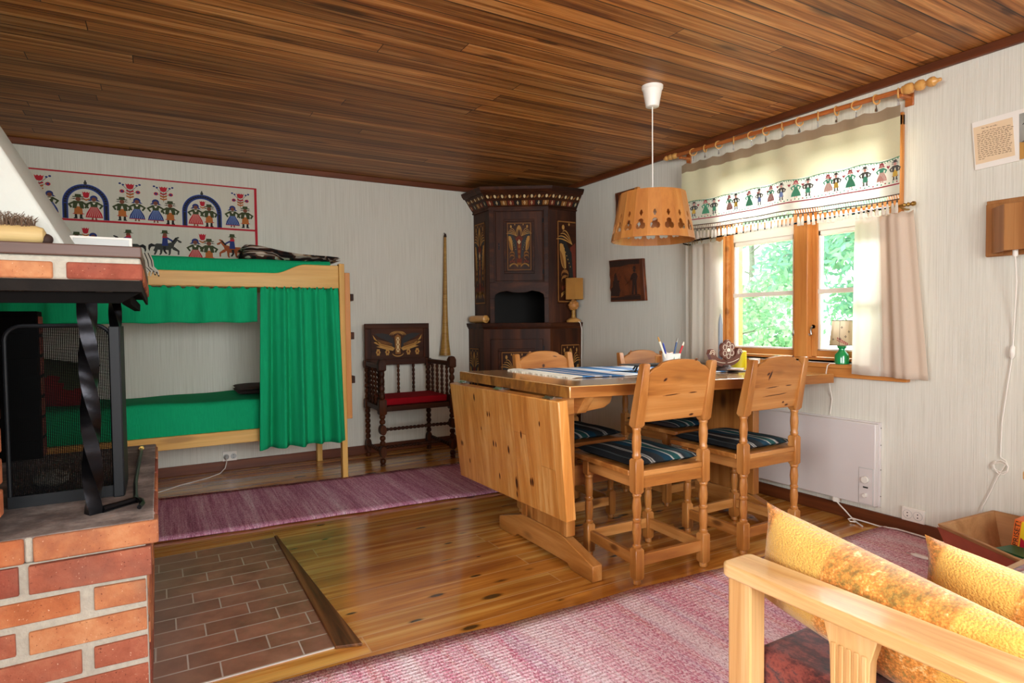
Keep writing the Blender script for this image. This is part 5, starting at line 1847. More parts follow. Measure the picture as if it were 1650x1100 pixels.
# mantel: brick course carried by angle irons, mortar bed and a brown board
b = MB('mortar')
MX = -3.294
b.box(-4.45, MX - .004, YF + .006, -2.06, 1.2135, 1.2705)
for xa, xb, k in ((-3.452, MX, 2), (-3.70, -3.478, 3), (-3.95, -3.722, 1), (-4.20, -3.972, 0)):
    b.m('brick%d' % k).box(xa, xb, YF, YF + .10, 1.2145, 1.2555)
for k in range(4):
    ya = YF + .115 + .255 * k
    b.m('brick%d' % ((k + 1) % 4)).box(MX - .05, MX + .001, ya, ya + .238, 1.2145, 1.2555)
b.build('mantel_course', fp, bevel=.005)
b = MB('mantel').box(-4.45, MX - .001, YF - .004, -2.05, 1.2705, 1.2985)
b.build('mantel_board', fp, bevel=.003)
b = MB('sooty_iron')
b.box(-4.45, MX - .002, YF + .014, YF + .022, 1.185, 1.2135).box(-4.45, MX - .002, YF + .022, YF + .09, 1.205, 1.2135)
b.box(MX - .012, MX - .004, YF + .022, -2.07, 1.185, 1.2135).box(MX - .09, MX - .012, YF + .022, -2.07, 1.205, 1.2135)
b.m('soot')
b.prism([(-4.45, 1.185), (-3.300, 1.185), (-3.345, 1.157), (-4.45, 1.157)], lambda u, v: (u, YF + .035, v), lambda u, v: (u, YF + .055, v))
b.prism([(YF + .055, 1.185), (-2.08, 1.185), (-2.14, 1.157), (YF + .12, 1.157)], lambda u, v: (-3.345, u, v), lambda u, v: (-3.325, u, v))
b.build('angle_iron', fp, bevel=.001)
# plaster hood, narrowing towards the ceiling
b = MB('plaster')


def hood(t, z):
    x1 = lerp(-3.458, -4.000, t)
    y0 = lerp(YF + .085, -2.85, t)
    y1 = lerp(-2.09, -2.30, t)
    return [(-4.45, y0, z), (x1, y0, z), (x1, y1, z), (-4.45, y1, z)]


p0, p1 = hood(0, 1.299), hood(1, CEIL - .001)
b.hexa(p0 + p1)
b.build('hood', fp, bevel=.008)


def twisted(name, x, y, z0, z1, w, t, turns, lab=None):
    b = MB('iron')
    n = 90
    prev = None
    for k in range(n + 1):
        z = lerp(z0, z1, k / n)
        a = turns * 2 * PI * k / n + .5
        c, s = math.cos(a), math.sin(a)
        r = [b.bm.verts.new((x + c * u - s * v, y + s * u + c * v, z)) for u, v in ((-w, -t), (0, -t * .90), (w, -t), (w, t), (0, t * .90), (-w, t))]
        if prev:
            for j in range(6):
                b.face([prev[j], prev[(j + 1) % 6], r[(j + 1) % 6], r[j]])
        else:
            b.face(r[::-1])
        prev = r
    b.face(prev)
    return b.build(name, fp, smooth=28)


twisted('twisted_column', -3.425, -3.075, .5985, 1.206, .0165, .0165, -1.05)
twisted('twisted_column', -3.412, -2.11, .5985, 1.206, .0165, .0165, -1.05)
# fire screen
fs = thing('fire_screen', 'black wire mesh fire screen standing in the fireplace opening', 'fire screen', (-3.5, -2.90, .599))
Ys = -2.905
zb, zt_, xa, xb, rr = .604, 1.102, -3.628, -3.384, .04
path = [(xa, zb)] + [(xa + rr - rr * math.cos(PI / 2 * k / 6), zt_ - rr + rr * math.sin(PI / 2 * k / 6)) for k in range(7)] + [(xb - rr + rr * math.sin(PI / 2 * k / 6), zt_ - rr + rr * math.cos(PI / 2 * k / 6)) for k in range(7)] + [(xb, zb)]
b = MB('paint_iron')
b.tube([(x, Ys, z) for x, z in path], .0055, 8)
b.m('paint_iron').box(xa - .004, xb, Ys - .008, Ys + .006, zb - .004, zb + .028)
b.build('frame', fs)
b = MB('mesh')
b.flat([(x, z) for x, z in path], lambda u, v: (u, Ys + .001, v))
b.build('wire_cloth', fs, smooth=0)
b = MB('paint_iron').box(-3.388, -3.362, -2.93, -2.924, .6, 1.098).box(-3.366, -3.360, -2.924, -2.70, .6, 1.098)
b.build('side_wing', fs, bevel=.002)
# poker lying on the slab
b = MB('iron')
zz = .5985
b.tube([(-3.334, -2.16, zz + .008), (-3.336, -2.45, zz + .008), (-3.338, -2.80, zz + .008), (-3.332, -2.98, zz + .008)], .006, 8)
b.tube([(-3.405, -3.085, zz + .010), (-3.372, -3.06, zz + .010), (-3.332, -3.03, zz + .010), (-3.318, -3.045, zz + .010), (-3.314, -3.075, zz + .010), (-3.320, -3.115, zz + .010)], [.010, .009, .009, .0085, .007, .006], 8)
b.tube([(-3.332, -2.98, zz + .008), (-3.334, -3.03, zz + .009)], .007, 8)
b.m('brass').lathe_dir([(.009, 0), (.010, .012), (.009, .03), (.006, .034)], (-3.334, -2.20, zz + .010), (0, 1, 0), 12)
b.top('poker', 'black iron fire hook with a brass collar lying on the hearth slab', 'poker')
b = MB('stone')
b.ball((-3.565, -2.66, .622), .045, 12, (1.1, .9, .55))
for v in b.bm.verts:
    v.co += Vector((random.uniform(-.004, .004), random.uniform(-.004, .004), random.uniform(-.003, .003)))
b.top('stone', 'pale stone lying in the ash behind the fire screen', 'stone', smooth=30)
# brush on the mantel
hb = thing('hearth_brush', 'wooden hearth brush lying bristles up on the mantel board', 'brush', (-3.62, YF + .05, 1.2988))
b = MB('brush_wood')
b.lathe_dir([(.010, 0), (.020, .006), (.0225, .03), (.0225, .26), (.018, .275), (.008, .28)], (-3.775, YF + .055, 1.322), (1, 0, .0), 16)
b.m('bark').ball((-3.494, YF + .055, 1.313), .0135)
b.build('back', hb)
b = MB('bristle')
for k in range(420):
    x = random.uniform(-3.76, -3.515)
    y = YF + .055 + random.uniform(-.015, .015)
    h = random.uniform(.018, .034) * (1.0 if x < -3.54 else .75)
    b.tube([(x, y, 1.340), (x + random.uniform(-.006, .006), y + random.uniform(-.008, .008), 1.343 + h * .6), (x + random.uniform(-.012, .014), y + random.uniform(-.014, .014), 1.343 + h)], [.0011, .0010, .0005], 3)
o = b.build('bristles', hb, smooth=0)
o['kind'] = 'stuff'
b = MB('paper').box(-3.512, -3.335, -2.52, -2.50, 1.2987, 1.404)
b.m('grey_plastic').box(-3.504, -3.343, -2.522, -2.5195, 1.306, 1.397)
b.top('small_frame', 'white-edged small picture standing at the back of the mantel board', 'picture', bevel=.001)

# ------------------------------------------------------------------ sofa (only its near arm end and cushions are in view)
sf = thing('sofa', 'pale pine sofa with a flat wooden arm in the right foreground', 'sofa', (-1.55, -4.6, 0))
b = MB('pinel_y')
ax0, ax1 = -2.272, -2.180
pts = [(ax0, -5.02), (ax0, -4.195)] + [(ax0 + .018 - .018 * math.cos(PI / 2 * k / 5), -4.195 + .022 * math.sin(PI / 2 * k / 5)) for k in range(1, 6)] + [(ax1 - .022 + .022 * math.sin(PI / 2 * k / 5), -4.185 + .012 * math.cos(PI / 2 * k / 5)) for k in range(6)] + [(ax1, -4.30), (ax1 - .003, -5.02)]
b.prism(pts, lambda u, v: (u, v, .572), lambda u, v: (u, v, .600))
b.build('arm_rest', sf, bevel=.005, seg=3)
MB('pinel_z').box(-2.262, -2.218, -4.242, -4.186, .05, .572).build('front_post', sf, bevel=.004)
MB('pinel_z').box(-2.262, -2.218, -5.02, -4.965, .05, .572).build('rear_post', sf, bevel=.004)
for yc in (-4.432, -4.70):
    b = MB('pinel_z')
    poly = [(yc - .034, .16), (yc + .034, .16), (yc + .034, .46), (yc + .036, .52), (yc + .050, .572), (yc - .050, .572), (yc - .036, .52), (yc - .034, .46)]
    b.prism(poly, lambda u, v: (-2.248, u, v), lambda u, v: (-2.226, u, v))
    for k in range(5):
        yy = yc - .027 + .0135 * k
        b.box(-2.251, -2.248, yy - .0045, yy + .0045, .17, .53)
    b.build('arm_slat', sf, bevel=.0015, seg=1)
b = MB('pinel_y').box(-2.258, -2.222, -4.965, -4.242, .10, .16)
b.build('side_rail', sf, bevel=.003)
b = MB('pinel_x').box(-2.218, -.84, -4.236, -4.200, .235, .335)
b.build('front_rail', sf, bevel=.004)
b = MB('pinel_x').box(-2.218, -.84, -5.0, -4.964, .235, .335).box(-2.218, -.84, -5.02, -4.99, .40, .52)
b.build('back_rail', sf, bevel=.004)
MB('pinel_x').box(-2.218, -.84, -4.964, -4.236, .290, .310).build('seat_board', sf)
MB('pinel_z').box(-.84, -.80, -4.242, -4.186, .05, .572).box(-.84, -.80, -5.02, -4.965, .05, .572).build('far_posts', sf, bevel=.004)
MB('pinel_y').box(-.868, -.775, -5.02, -4.175, .572, .600).build('arm_rest', sf, bevel=.005, seg=3)
for x in (-2.24, -.82):
    for y in (-4.214, -4.992):
        MB('pinel_z').box(x - .018, x + .018, y - .018, y + .018, .0125, .05).build('foot', sf)
b = MB('redseat')
b.box(-2.212, -1.585, -4.955, -4.205, .3105, .425)
b.top('seat_cushion', 'dark red seat cushion under the pillows at the near arm of the sofa', 'cushion', 'seat cushions of the sofa', bevel=.028, seg=4)
b = MB('redseat')
b.box(-1.575, -.872, -4.955, -4.300, .3105, .425)
b.top('seat_cushion', 'dark red seat cushion at the far side of the sofa, partly behind the second pillow', 'cushion', 'seat cushions of the sofa', bevel=.028, seg=4)


def upright(name, label, x, y, z, ay, az, t, lean, slope, seed, spin=0):
    T = Matrix.Translation((x, y, z)) @ Matrix.Rotation(spin, 4, 'Z') @ Matrix.Rotation(lean, 4, 'Y') @ Matrix.Rotation(slope, 4, 'X')
    b = MB('knit')
    R = Matrix(((0, 0, 1, 0), (1, 0, 0, 0), (0, 1, 0, 0), (0, 0, 0, 1)))     # pillow x -> y, y -> z, thickness -> x
    pillow(b, ay, az, t, 26, 3.2, .07, .03, seed, R)
    bmesh.ops.recalc_face_normals(b.bm, faces=b.bm.faces)
    o = b.build(name, None, smooth=70)
    o.matrix_world = T
    return tag(o, label, 'cushion', 'knitted pillows on the sofa')


upright('pillow', 'yellow and orange knitted pillow leaning against the near sofa arm', -2.085, -4.385, .536, .262, .108, .072, .0, .165, 3)
upright('pillow', 'yellow and orange knitted pillow behind the first, at the right edge', -1.865, -4.62, .512, .270, .092, .072, .06, .12, 8)

# ------------------------------------------------------------------ curtain rod, rings and the figured valance
RX = -.09


def rodz(y):
    return lerp(2.249, 2.204, (y + 1.864) / (-3.467 + 1.864))


rd = thing('curtain_rod', 'turned wooden curtain rod with rings, hung under the ceiling over the window', 'curtain rod', (RX, -2.66, 2.2))
b = MB('rod_wood')
ra, rb = Vector((RX, -1.90, rodz(-1.90))), Vector((RX, -3.40, rodz(-3.40)))
b.lathe_dir([(.0125, 0), (.0125, (rb - ra).length)], ra, rb - ra, 16)
b.build('rod', rd)
FIN = [(.0125, -.020), (.020, -.014), (.020, -.006), (.0245, .000), (.0265, .016), (.0235, .030), (.014, .036), (.0125, .042), (.020, .047), (.026, .062), (.0235, .078), (.013, .086), (.011, .094), (.018, .100), (.0235, .114), (.022, .126), (.011, .136), (.0085, .144), (.009, .150), (.006, .156)]
for p, d, sc in ((rb, rb - ra, 1.0), (ra, ra - rb, .78)):
    b = MB('ring_wood')
    b.lathe_dir([(r * sc, (h - .0) * sc) for r, h in FIN], p + d.normalized() * .01, d, 18)
    b.build('finial', rd)
for y in (-1.93, -3.385):
    b = MB('rod_wood')
    b.box(RX - .004, -.001, y - .012, y + .012, rodz(y) - .030, rodz(y) - .014)
    b.box(-.012, -.001, y - .02, y + .02, rodz(y) - .06, rodz(y) + .02)
    b.build('bracket', rd, bevel=.003)
RY = [-2.048, -2.152, -2.266, -2.384, -2.519, -2.62, -2.733, -2.841, -2.953, -3.06, -3.166, -3.269, -3.376]
ring0 = None
for k, y in enumerate(RY):
    if ring0 is None:
        b = MB('ring_wood')
        b.tube([(0, .0035 * math.cos(2 * a), .0) if False else (.0225 * math.cos(a), 0, .0225 * math.sin(a)) for a in [2 * PI * j / 22 for j in range(22)]], .0042, 7, closed=True)
        ring0 = b.build('ring', None)
        ring0.parent = rd
        cb = MB('steel').tube([(0, 0, -.026), (0, .002, -.034), (0, -.002, -.040), (0, .001, -.046)], .0028, 6)
        cb.box(-.004, .004, -.005, .005, -.060, -.046)
        clip = cb.build('clip', None)
        clip.parent = ring0
        r = ring0
    else:
        r = copy_tree(ring0, rd)
    r.location = (RX - rd.location.x, y - rd.location.y, rodz(y) - .0085 - rd.location.z)
    r.rotation_euler = (0, 0, math.radians((-50, 20, -30, 40, -45, -15, 25, -20, 35, 5, -55, -10, 20)[k]))

VY0, VY1 = -1.955, -3.392


def vlev(s, name):
    t = (-s - VY0) / (VY1 - VY0)
    a, c = dict(top=(2.172, 2.146), head=(2.112, 2.084), gar=(1.902, 1.888), red=(1.777, 1.756), b1=(1.738, 1.703), b2=(1.713, 1.679))[name]
    return lerp(a, c, t)


def VX(s, z):
    k = smoothstep(2.15, 1.75, z)
    return RX - .004 + (.004 + .012 * k) * (math.sin(8.2 * s + 1.0) + .5 * math.sin(17.5 * s + .4)) + .006 * math.sin(31 * s) * (1 - k)


def VS(s, z, d=0.0):
    """s = -y along the window wall"""
    top = vlev(s, 'top')
    sag = .012 * abs(math.sin(PI * (s - 2.0) / .11)) * smoothstep(2.05, 2.17, z)
    return Vector((VX(s, z) - d, -s, z - sag))


vl = thing('window_valance', 'pale green linen valance printed with dancing figures, hung on rings over the window', 'curtain', (RX, -2.67, 1.7))
b = MB('valance_body')
LV = ['top', 'head', 'gar', 'red', 'b1']
nseg = (3, 12, 8, 3)
rows = []
for i in range(4):
    for k in range(nseg[i]):
        rows.append((i, k / nseg[i], ('valance_head', 'valance_body', 'valance_band', 'valance_band')[i]))
rows.append((3, 1.0, None))
NS = 120
vv = []
for i, t, mname in rows:
    vv.append([b.bm.verts.new(VS(s, lerp(vlev(s, LV[i]), vlev(s, LV[i + 1]), t))) for s in [lerp(-VY0, -VY1, k / NS) for k in range(NS + 1)]])
for r in range(len(rows) - 1):
    b.m(rows[r][2])
    for k in range(NS):
        b.face([vv[r][k], vv[r][k + 1], vv[r + 1][k + 1], vv[r + 1][k]])
# printed band: garland, hearts, red line and the dancers
for k in range(200):
    s0, s1 = lerp(-VY0 + .03, -VY1, k / 200), lerp(-VY0 + .03, -VY1, (k + 1) / 200)
    g = lambda s: vlev(s, 'gar') - .004 + .004 * math.sin(s * 28)
    b.m('leafg').flat([(s0, g(s0) - .0022), (s1, g(s1) - .0022), (s1, g(s1) + .0022), (s0, g(s0) + .0022)], lambda u, v: VS(u, v, .0015))
    if k % 2 == 0:
        sg = 1 if k % 4 == 0 else -1
        b.flat([(s0, g(s0)), (s0 + .005, g(s0) - .012), (s0 + .010, g(s0) - .004 - .006 * sg)], lambda u, v: VS(u, v, .0015))
    rz = lambda s: vlev(s, 'red')
    b.m('vred').flat([(s0, rz(s0) - .0045), (s1, rz(s1) - .0045), (s1, rz(s1) + .002), (s0, rz(s0) + .002)], lambda u, v: VS(u, v, .0015))
    if k % 3 == 0:
        b.m(('vred', 'leafg', 'vgreen')[(k // 3) % 3]).disc(s0, rz(s0) + .012 + .003 * math.sin(k), .0042, .0042, lambda u, v: VS(u, v, .0015), 6)
VF = [('m', 2.074, 'y'), ('w', 2.161, 'g'), ('m', 2.223, 'g'), ('w', 2.349, 'r'), ('m', 2.402, 'y'), ('w', 2.501, 'g'), ('m', 2.577, 'b'), ('w', 2.668, 'r'), ('m', 2.746, 'b'), ('w', 2.834, 'g'), ('m', 2.899, 'g'), ('w', 3.013, 'p'), ('m', 3.058, 'y'), ('w', 3.137, 'g'), ('m', 3.212, 'g'), ('w', 3.296, 'p'), ('m', 3.368, 'y')]
for kind, s, c in VF:
    tro = {'y': 'vyel', 'g': 'vgreen', 'b': 'f_lblue'}.get(c, 'vgreen')
    if kind == 'm':
        cm = {'f_orange': tro, 'f_green': 'vdark', 'f_dark': 'vdark', 'f_red': 'vred', 'f_brown': 'vpink'}
        pk = 'm'
    else:
        sk = {'r': 'vred', 'p': 'vpink', 'g': 'f_cream'}[c]
        cm = {'f_red': sk if c != 'g' else 'vgreen', 'vpink': 'f_cream' if c != 'g' else 'leafg', 'f_green': 'vgreen', 'f_brown': 'vpink', 'f_blue': 'vred', 'f_cream': 'f_cream'}
        pk = 'wr'
    z0 = vlev(s, 'red') + .020
    draw_fig(b, fig_parts(pk), s, z0, .099, VS, .0016, cm, .9)
for k in range(18):
    s = 2.03 + k * .0765
    z = vlev(s, 'gar') - .026 - .006 * (k % 3)
    b.m('vred').flat([(s - .009, z), (s, z - .012), (s + .009, z), (s + .006, z + .006), (s, z + .001), (s - .006, z + .006)], lambda u, v: VS(u, v, .0016))
b.build('cloth', vl, fix=False, smooth=60)
# bobble lace and tassels along the lower hem
b = MB('gold2')
n = 110
for nm, dz in (('b1', 0), ('b2', 0)):
    b.m('ink').tube([VS(s, vlev(s, nm) + dz, .002) for s in [lerp(-VY0, -VY1, k / n) for k in range(n + 1)]], .0030, 5)
b.m('sheer')
for k in range(108):
    s = lerp(-VY0, -VY1, (k + .5) / 108)
    b.tube([VS(s - .003, vlev(s, 'b1'), .001), VS(s + .003, vlev(s, 'b2'), .001)], .0030, 4)
b.build('lace_edging', vl)
tas = None
for k in range(54):
    s = lerp(-VY0 + .012, -VY1 - .012, k / 53)
    if tas is None:
        b = MB('vdark').lathe([(.001, .0), (.004, -.004), (.0045, -.010), (.003, -.014)], (0, 0, 0), 6)
        b.m('sheer').lathe([(.0035, -.013), (.0065, -.024), (.0085, -.045), (.0092, -.062)], (0, 0, 0), 8)
        tas = b.build('tassel', None)
        tas.parent = vl
        o = tas
    else:
        o = copy_tree(tas, vl)
    p = VS(s, vlev(s, 'b2') - .002, .001)
    o.location = p - Vector(vl.location)
    o.scale = (1, 1, random.uniform(.95, 1.12))
    o.rotation_euler = (random.uniform(-.12, .12), random.uniform(-.06, .06), 0)

# cafe curtains on a thin iron rod
cr = thing('cafe_rod', 'thin dark iron rod with brass ends carrying the short side curtains', 'curtain rod', (-.078, -2.7, 1.64))
zr = lambda y: lerp(1.637, 1.650, (y + 1.968) / (-3.452 + 1.968))
b = MB('iron').tube([(-.078, -1.955, zr(-1.955)), (-.078, -3.40, zr(-3.40))], .0055, 8)
b.m('brass').tube([(-.078, -3.33, zr(-3.33)), (-.078, -3.40, zr(-3.40))], .0062, 8)
b.lathe([(.006, -3.398), (.010, -3.402), (.006, -3.412), (.011, -3.420), (.006, -3.430), (.0125, -3.442), (.010, -3.452), (.002, -3.456)], (-.078, 0, zr(-3.4)), 12, 'y')
b.build('rod', cr)
for y in (-1.945, -3.385):
    b = MB('brass' if y < -3 else 'iron').tube([(-.001, y, zr(y) - .012), (-.03, y, zr(y) - .014), (-.073, y, zr(y) - .010), (-.081, y, zr(y) - .004)], .0045, 7)
    b.build('bracket', cr)
for y in (-1.995, -2.03, -2.05, -2.072, -2.11, -2.19, -3.19, -3.225, -3.262, -3.30, -3.345):
    b = MB('brass').tube([(-.078 + .010 * math.cos(a), y, zr(y) - .003 + .010 * math.sin(a)) for a in [2 * PI * j / 14 for j in range(14)]], .0018, 6, closed=True)
    b.tube([(-.078, y, zr(y) - .013), (-.078, y, zr(y) - .026)], .0018, 5)
    b.build('ring', cr)


def side_curtain(name, label, y0, y1, zt, zb0, zb1, fold, flare, mats):
    b = MB(mats(0))

    def f(u, v):
        t = v
        fl = flare * t * (u - .15)
        y = lerp(y0, y1, u) + fl
        w = fold(u) * (.7 + .5 * t)
        z = lerp(zt, lerp(zb0, zb1, u), t) - .010 * abs(math.sin(PI * 6 * u)) * (1 - t) ** 6
        return Vector((-.078 + w, y, z))
    b.grid(110, 24, f, lambda u, v: mats(u))
    for v0 in (.035, .93):
        pass
    return b.top(name, label, 'curtain', 'short side curtains at the window', solid=.0015, smooth=80)


side_curtain('cafe_curtain', 'short pale curtain gathered at the left side of the window', -1.962, -2.292, 1.615, .80, .80, lambda u: (.016 * math.sin(2 * PI * 2.6 * u + .4) + .005 * math.sin(2 * PI * 7 * u)) * (1 if u < .52 else .25), 0.0, lambda u: 'sheer')
side_curtain('cafe_curtain', 'short curtain at the right of the window, left half coloured as if backlit', -3.155, -3.440, 1.622, .800, .792, lambda u: (.014 * math.sin(2 * PI * 2.0 * u + 2.0) + .004 * math.sin(2 * PI * 6 * u)) * (.35 if u < .40 else 1), -.085, lambda u: 'sheer' if u < .44 else 'sheer_unlit')

# ------------------------------------------------------------------ green lamp on the window sill
gx, gy, gz = -.030, -3.062, .8462
gl = thing('window_lamp', 'small green glazed lamp with an embroidered shade on the window sill', 'lamp', (gx, gy, gz))
MB('greenglaze').lathe([(.034, gz), (.0375, gz + .003), (.0365, gz + .046), (.034, gz + .054), (.022, gz + .066), (.0165, gz + .074), (.0165, gz + .084), (.023, gz + .090), (.0235, gz + .104), (.018, gz + .107)], (gx, gy, 0), 28).build('base', gl)
b = MB('lampcloth')
nn = 44


def shade_r(k, t):
    return lerp(.0615, .047, t) * (1 + .022 * math.cos(11 * 2 * PI * k / nn))


def SHP(a, t, d=0.0):
    r = lerp(.0615, .047, t) * (1 + .022 * math.cos(11 * a)) + d
    return Vector((gx + r * math.cos(a), gy + r * math.sin(a), gz + lerp(.102, .240, t)))


b.grid(88, 8, lambda u, v: SHP(2 * PI * u, v))
b.m('carve2')
for a0, t0 in ((-2.75, .28), (-2.30, .36), (-2.62, .72), (-1.95, .55), (2.9, .25)):
    for du, dv in ((0, 0), (.07, 0), (-.07, 0), (0, .035), (0, -.035)):
        b.disc(a0 + du, t0 + dv, .040, .020, lambda u, v: SHP(u, v, .0014), 4)
b.m('vred')
for k in range(7):
    b.flat([(-2.95 + .13 * k - .07, .30 - .035 * k), (-2.95 + .13 * k, .34 - .035 * k), (-2.95 + .13 * k + .07, .30 - .035 * k), (-2.95 + .13 * k, .26 - .035 * k)], lambda u, v: SHP(u, v, .0014))
    b.flat([(-2.95 + .13 * k - .09, .22 - .03 * k), (-2.95 + .13 * k - .02, .25 - .03 * k), (-2.95 + .13 * k + .04, .22 - .03 * k), (-2.95 + .13 * k - .02, .19 - .03 * k)], lambda u, v: SHP(u, v, .0014))
b.m('f_grey')
for t in (.985, .02):
    b.tube([SHP(2 * PI * k / 60, t, .0015) for k in range(60)], .0016, 4, closed=True)
b.tube([SHP(-2.80, t / 10, .001) for t in range(11)], .0009, 4)
b.build('lamp_shade', gl, fix=False, smooth=60)
MB('white_plastic').tube([(gx - .03, gy + .015, gz + .004), (gx - .042, gy + .04, gz + .004), (gx - .044, gy + .055, gz - .010), (gx - .040, gy + .065, gz - .05), (gx - .010, gy + .07, gz - .075), (-.006, gy + .07, gz - .20), (-.006, gy + .08, .56)], .0028, 7).build('cord', gl)

# ------------------------------------------------------------------ heater, sockets, cords
ht = thing('panel_heater', 'white electric panel heater low on the wall under the window', 'heater', (-.025, -2.83, .09))
b = MB('heater').box(-.047, -.012, -3.255, -2.400, .106, .541)
b.build('panel', ht, bevel=.004)
b = MB('heater').box(-.012, -.001, -3.262, -2.395, .10, .548)
b.m('dark_hole')
for z in (.16, .30, .43, .52):
    b.lathe([(.004, -.0485), (.004, -.0470)], (0, -3.249, z), 8, 'x') if False else b.lathe([(.0035, -3.264), (.0035, -3.262)], (-.007, 0, z), 8, 'y')
b.build('back_plate', ht, bevel=.001)
cp = MB('grey_plastic').box(-.0485, -.047, -3.248, -3.170, .112, .304).m('heater').box(-.051, -.0485, -3.245, -3.173, .115, .301).build('control_panel', ht, bevel=.001)
for z, r in ((.243, .0165), (.160, .0105)):
    MB('white_plastic').lathe([(r, -.064), (r * 1.08, -.0625), (r * 1.08, -.0515)], (0, -3.208, z), 22, 'x').build('knob', cp)
MB('grey_plastic').lathe([(.020, -.0522), (.020, -.051)], (0, -3.208, .243), 22, 'x').build('dial_ring', cp)
MB('dark_hole').box(-.0525, -.051, -3.222, -3.196, .198, .206).build('switch', cp)
b = MB('white_plastic').tube([(-.03, -3.035, .108), (-.034, -3.040, .085), (-.040, -3.062, .07), (-.046, -3.095, .050), (-.052, -3.125, .030), (-.055, -3.15, .012), (-.07, -3.165, .008), (-.08, -3.145, .008), (-.065, -3.125, .012), (-.05, -3.14, .018), (-.045, -3.20, .016), (-.040, -3.28, .012), (-.038, -3.36, .022), (-.040, -3.44, .022), (-.046, -3.52, .022), (-.05, -3.62, .022), (-.05, -3.70, .022)], .0038, 7)
b.tube([(-.058, -3.155, .012), (-.080, -3.19, .008), (-.098, -3.222, .006)], .0042, 7)
b.box(-.046, -.026, -3.055, -3.027, .082, .112)
b.build('cord', ht)
so = thing('wall_socket', 'cream double wall socket beside the heater by the wooden box', 'socket', (-.012, -3.425, .07))
MB('white_plastic').box(-.016, -.0005, -3.479, -3.371, .071, .141).build('plate', so, bevel=.004)
for y in (-3.401, -3.449):
    b = MB('white_plastic').lathe([(.0195, -.0180), (.0205, -.0165), (.0205, -.0160)], (0, y, .106), 22, 'x')
    b.m('dark_hole')
    for dz in (-.008, .008):
        b.lathe([(.0032, -.0188), (.0032, -.0181)], (0, y, .106 + dz), 8, 'x')
    b.m('grey_plastic').tube([(-.0165, y + .0215 * math.cos(a), .106 + .0215 * math.sin(a)) for a in [2 * PI * j / 20 for j in range(20)]], .0009, 4, closed=True)
    b.build('outlet', so)
cc = MB('white_plastic').lathe_dir([(.003, 0), (.006, .012), (.0085, .018), (.0085, .062), (.005, .072), (.0035, .13)], (-.330, -3.575, .0245), (.02, -1, 0), 12)
cc.m('steel').lathe_dir([(.0015, -.018), (.0015, .002)], (-.330, -3.575, .0245), (.02, -1, 0), 6)
cc.top('cable_plug', 'white cable plug lying on the rag rug near the wooden box', 'cable')

# ------------------------------------------------------------------ things on the window wall
sc = thing('wall_lamp', 'wooden wall lamp with an angled front and a long white cord', 'lamp', (-.06, -3.86, 1.36))
b = MB('brown_wood').box(-.018, -.0005, -3.98, -3.722, 1.366, 1.616)
b.box(-.024, -.018, -3.79, -3.722, 1.368, 1.60)
b.build('back_plate', sc, bevel=.003)
b = MB('brown_wood')
out = [(-.018, -3.740), (-.120, -3.828), (-.120, -3.985), (-.018, -4.06)]
inn = [(-.018, -3.756), (-.110, -3.834), (-.110, -3.979), (-.018, -4.044)]
for k in range(3):
    p = [out[k], out[k + 1], inn[k + 1], inn[k]]
    b.hexa([(x, y, 1.380) for x, y in p] + [(x, y, 1.580) for x, y in p])
b.build('shade', sc, bevel=.002)
b = MB('brown_wood').box(-.014, -.0005, -4.07, -3.98, 1.40, 1.59)
b.build('back_board', sc)
b = MB('white_plastic').lathe([(.008, 1.355), (.010, 1.360), (.010, 1.384), (.006, 1.386)], (-.075, -3.853, 0), 12)
pts = [(-.075, -3.853, 1.36), (-.050, -3.85, 1.25), (-.014, -3.83, 1.05), (-.010, -3.826, .97), (-.010, -3.822, .90), (-.010, -3.81, .80), (-.010, -3.79, .62), (-.010, -3.787, .47)]
for j in range(20):
    a = 2 * PI * j / 9
    pts.append((-.010 - .0005 * j, -3.790 + .028 * math.cos(a + 1.57) , .425 + (.040 - .0012 * j) * math.sin(a + 1.57)))
pts += [(-.012, -3.775, .37), (-.010, -3.757, .32), (-.010, -3.740, .275), (-.012, -3.72, .22), (-.02, -3.70, .10)]
b.tube(pts, .0028, 6)
b.lathe_dir([(.004, 0), (.010, .008), (.011, .03), (.010, .05), (.004, .06)], (-.012, -3.826, .97), (0, .05, -1), 10)
b.build('cord', sc)
nt = thing('note_board', 'white card on the wall with a handwritten letter and a grey photograph', 'picture', (-.006, -3.82, 1.76))
T_ = lambda y, z, d=0.0: Vector((-.008 - d, y, z))
b = MB('paper')
b.hexa([(-.0005, -3.672, 1.768), (-.0005, -3.99, 1.780), (-.0005, -3.99, 2.000), (-.0005, -3.656, 1.986), (-.008, -3.672, 1.768), (-.008, -3.99, 1.780), (-.008, -3.99, 2.000), (-.008, -3.656, 1.986)])
bd = b.build('board', nt, smooth=0)
b = MB('notepaper').hexa([T_(-3.674, 1.792), T_(-3.822, 1.800), T_(-3.810, 1.968), T_(-3.662, 1.962), T_(-3.674, 1.792, .001), T_(-3.822, 1.800, .001), T_(-3.810, 1.968, .001), T_(-3.662, 1.962, .001)])
b.m('ink')
rn = random.Random(3)
for r in range(16):
    z = 1.944 - r * .0088
    y0, y1 = -3.676 - .0006 * r, -3.797
    if r == 0:
        y0, y1 = -3.695, -3.745
        z += .006
    if r == 15:
        y1 = -3.70
    if r == 1:
        y0 = -3.697
    y = y0
    while y > y1 - rn.uniform(0, .012):
        wl = rn.uniform(.006, .016)
        nst = int(wl / .0016)
        pts = []
        for j in range(nst + 1):
            pts.append((y - wl * j / max(nst, 1), z + .00025 * (y0 - y) * 10 + (.0017 if j % 2 else -.0012) * rn.uniform(.5, 1.5) + (.003 if rn.random() < .12 else 0)))
        if len(pts) > 1:
            ribbon(b, pts, .0013, lambda u, v: T_(u, v, .0014))
        y -= wl + .0035
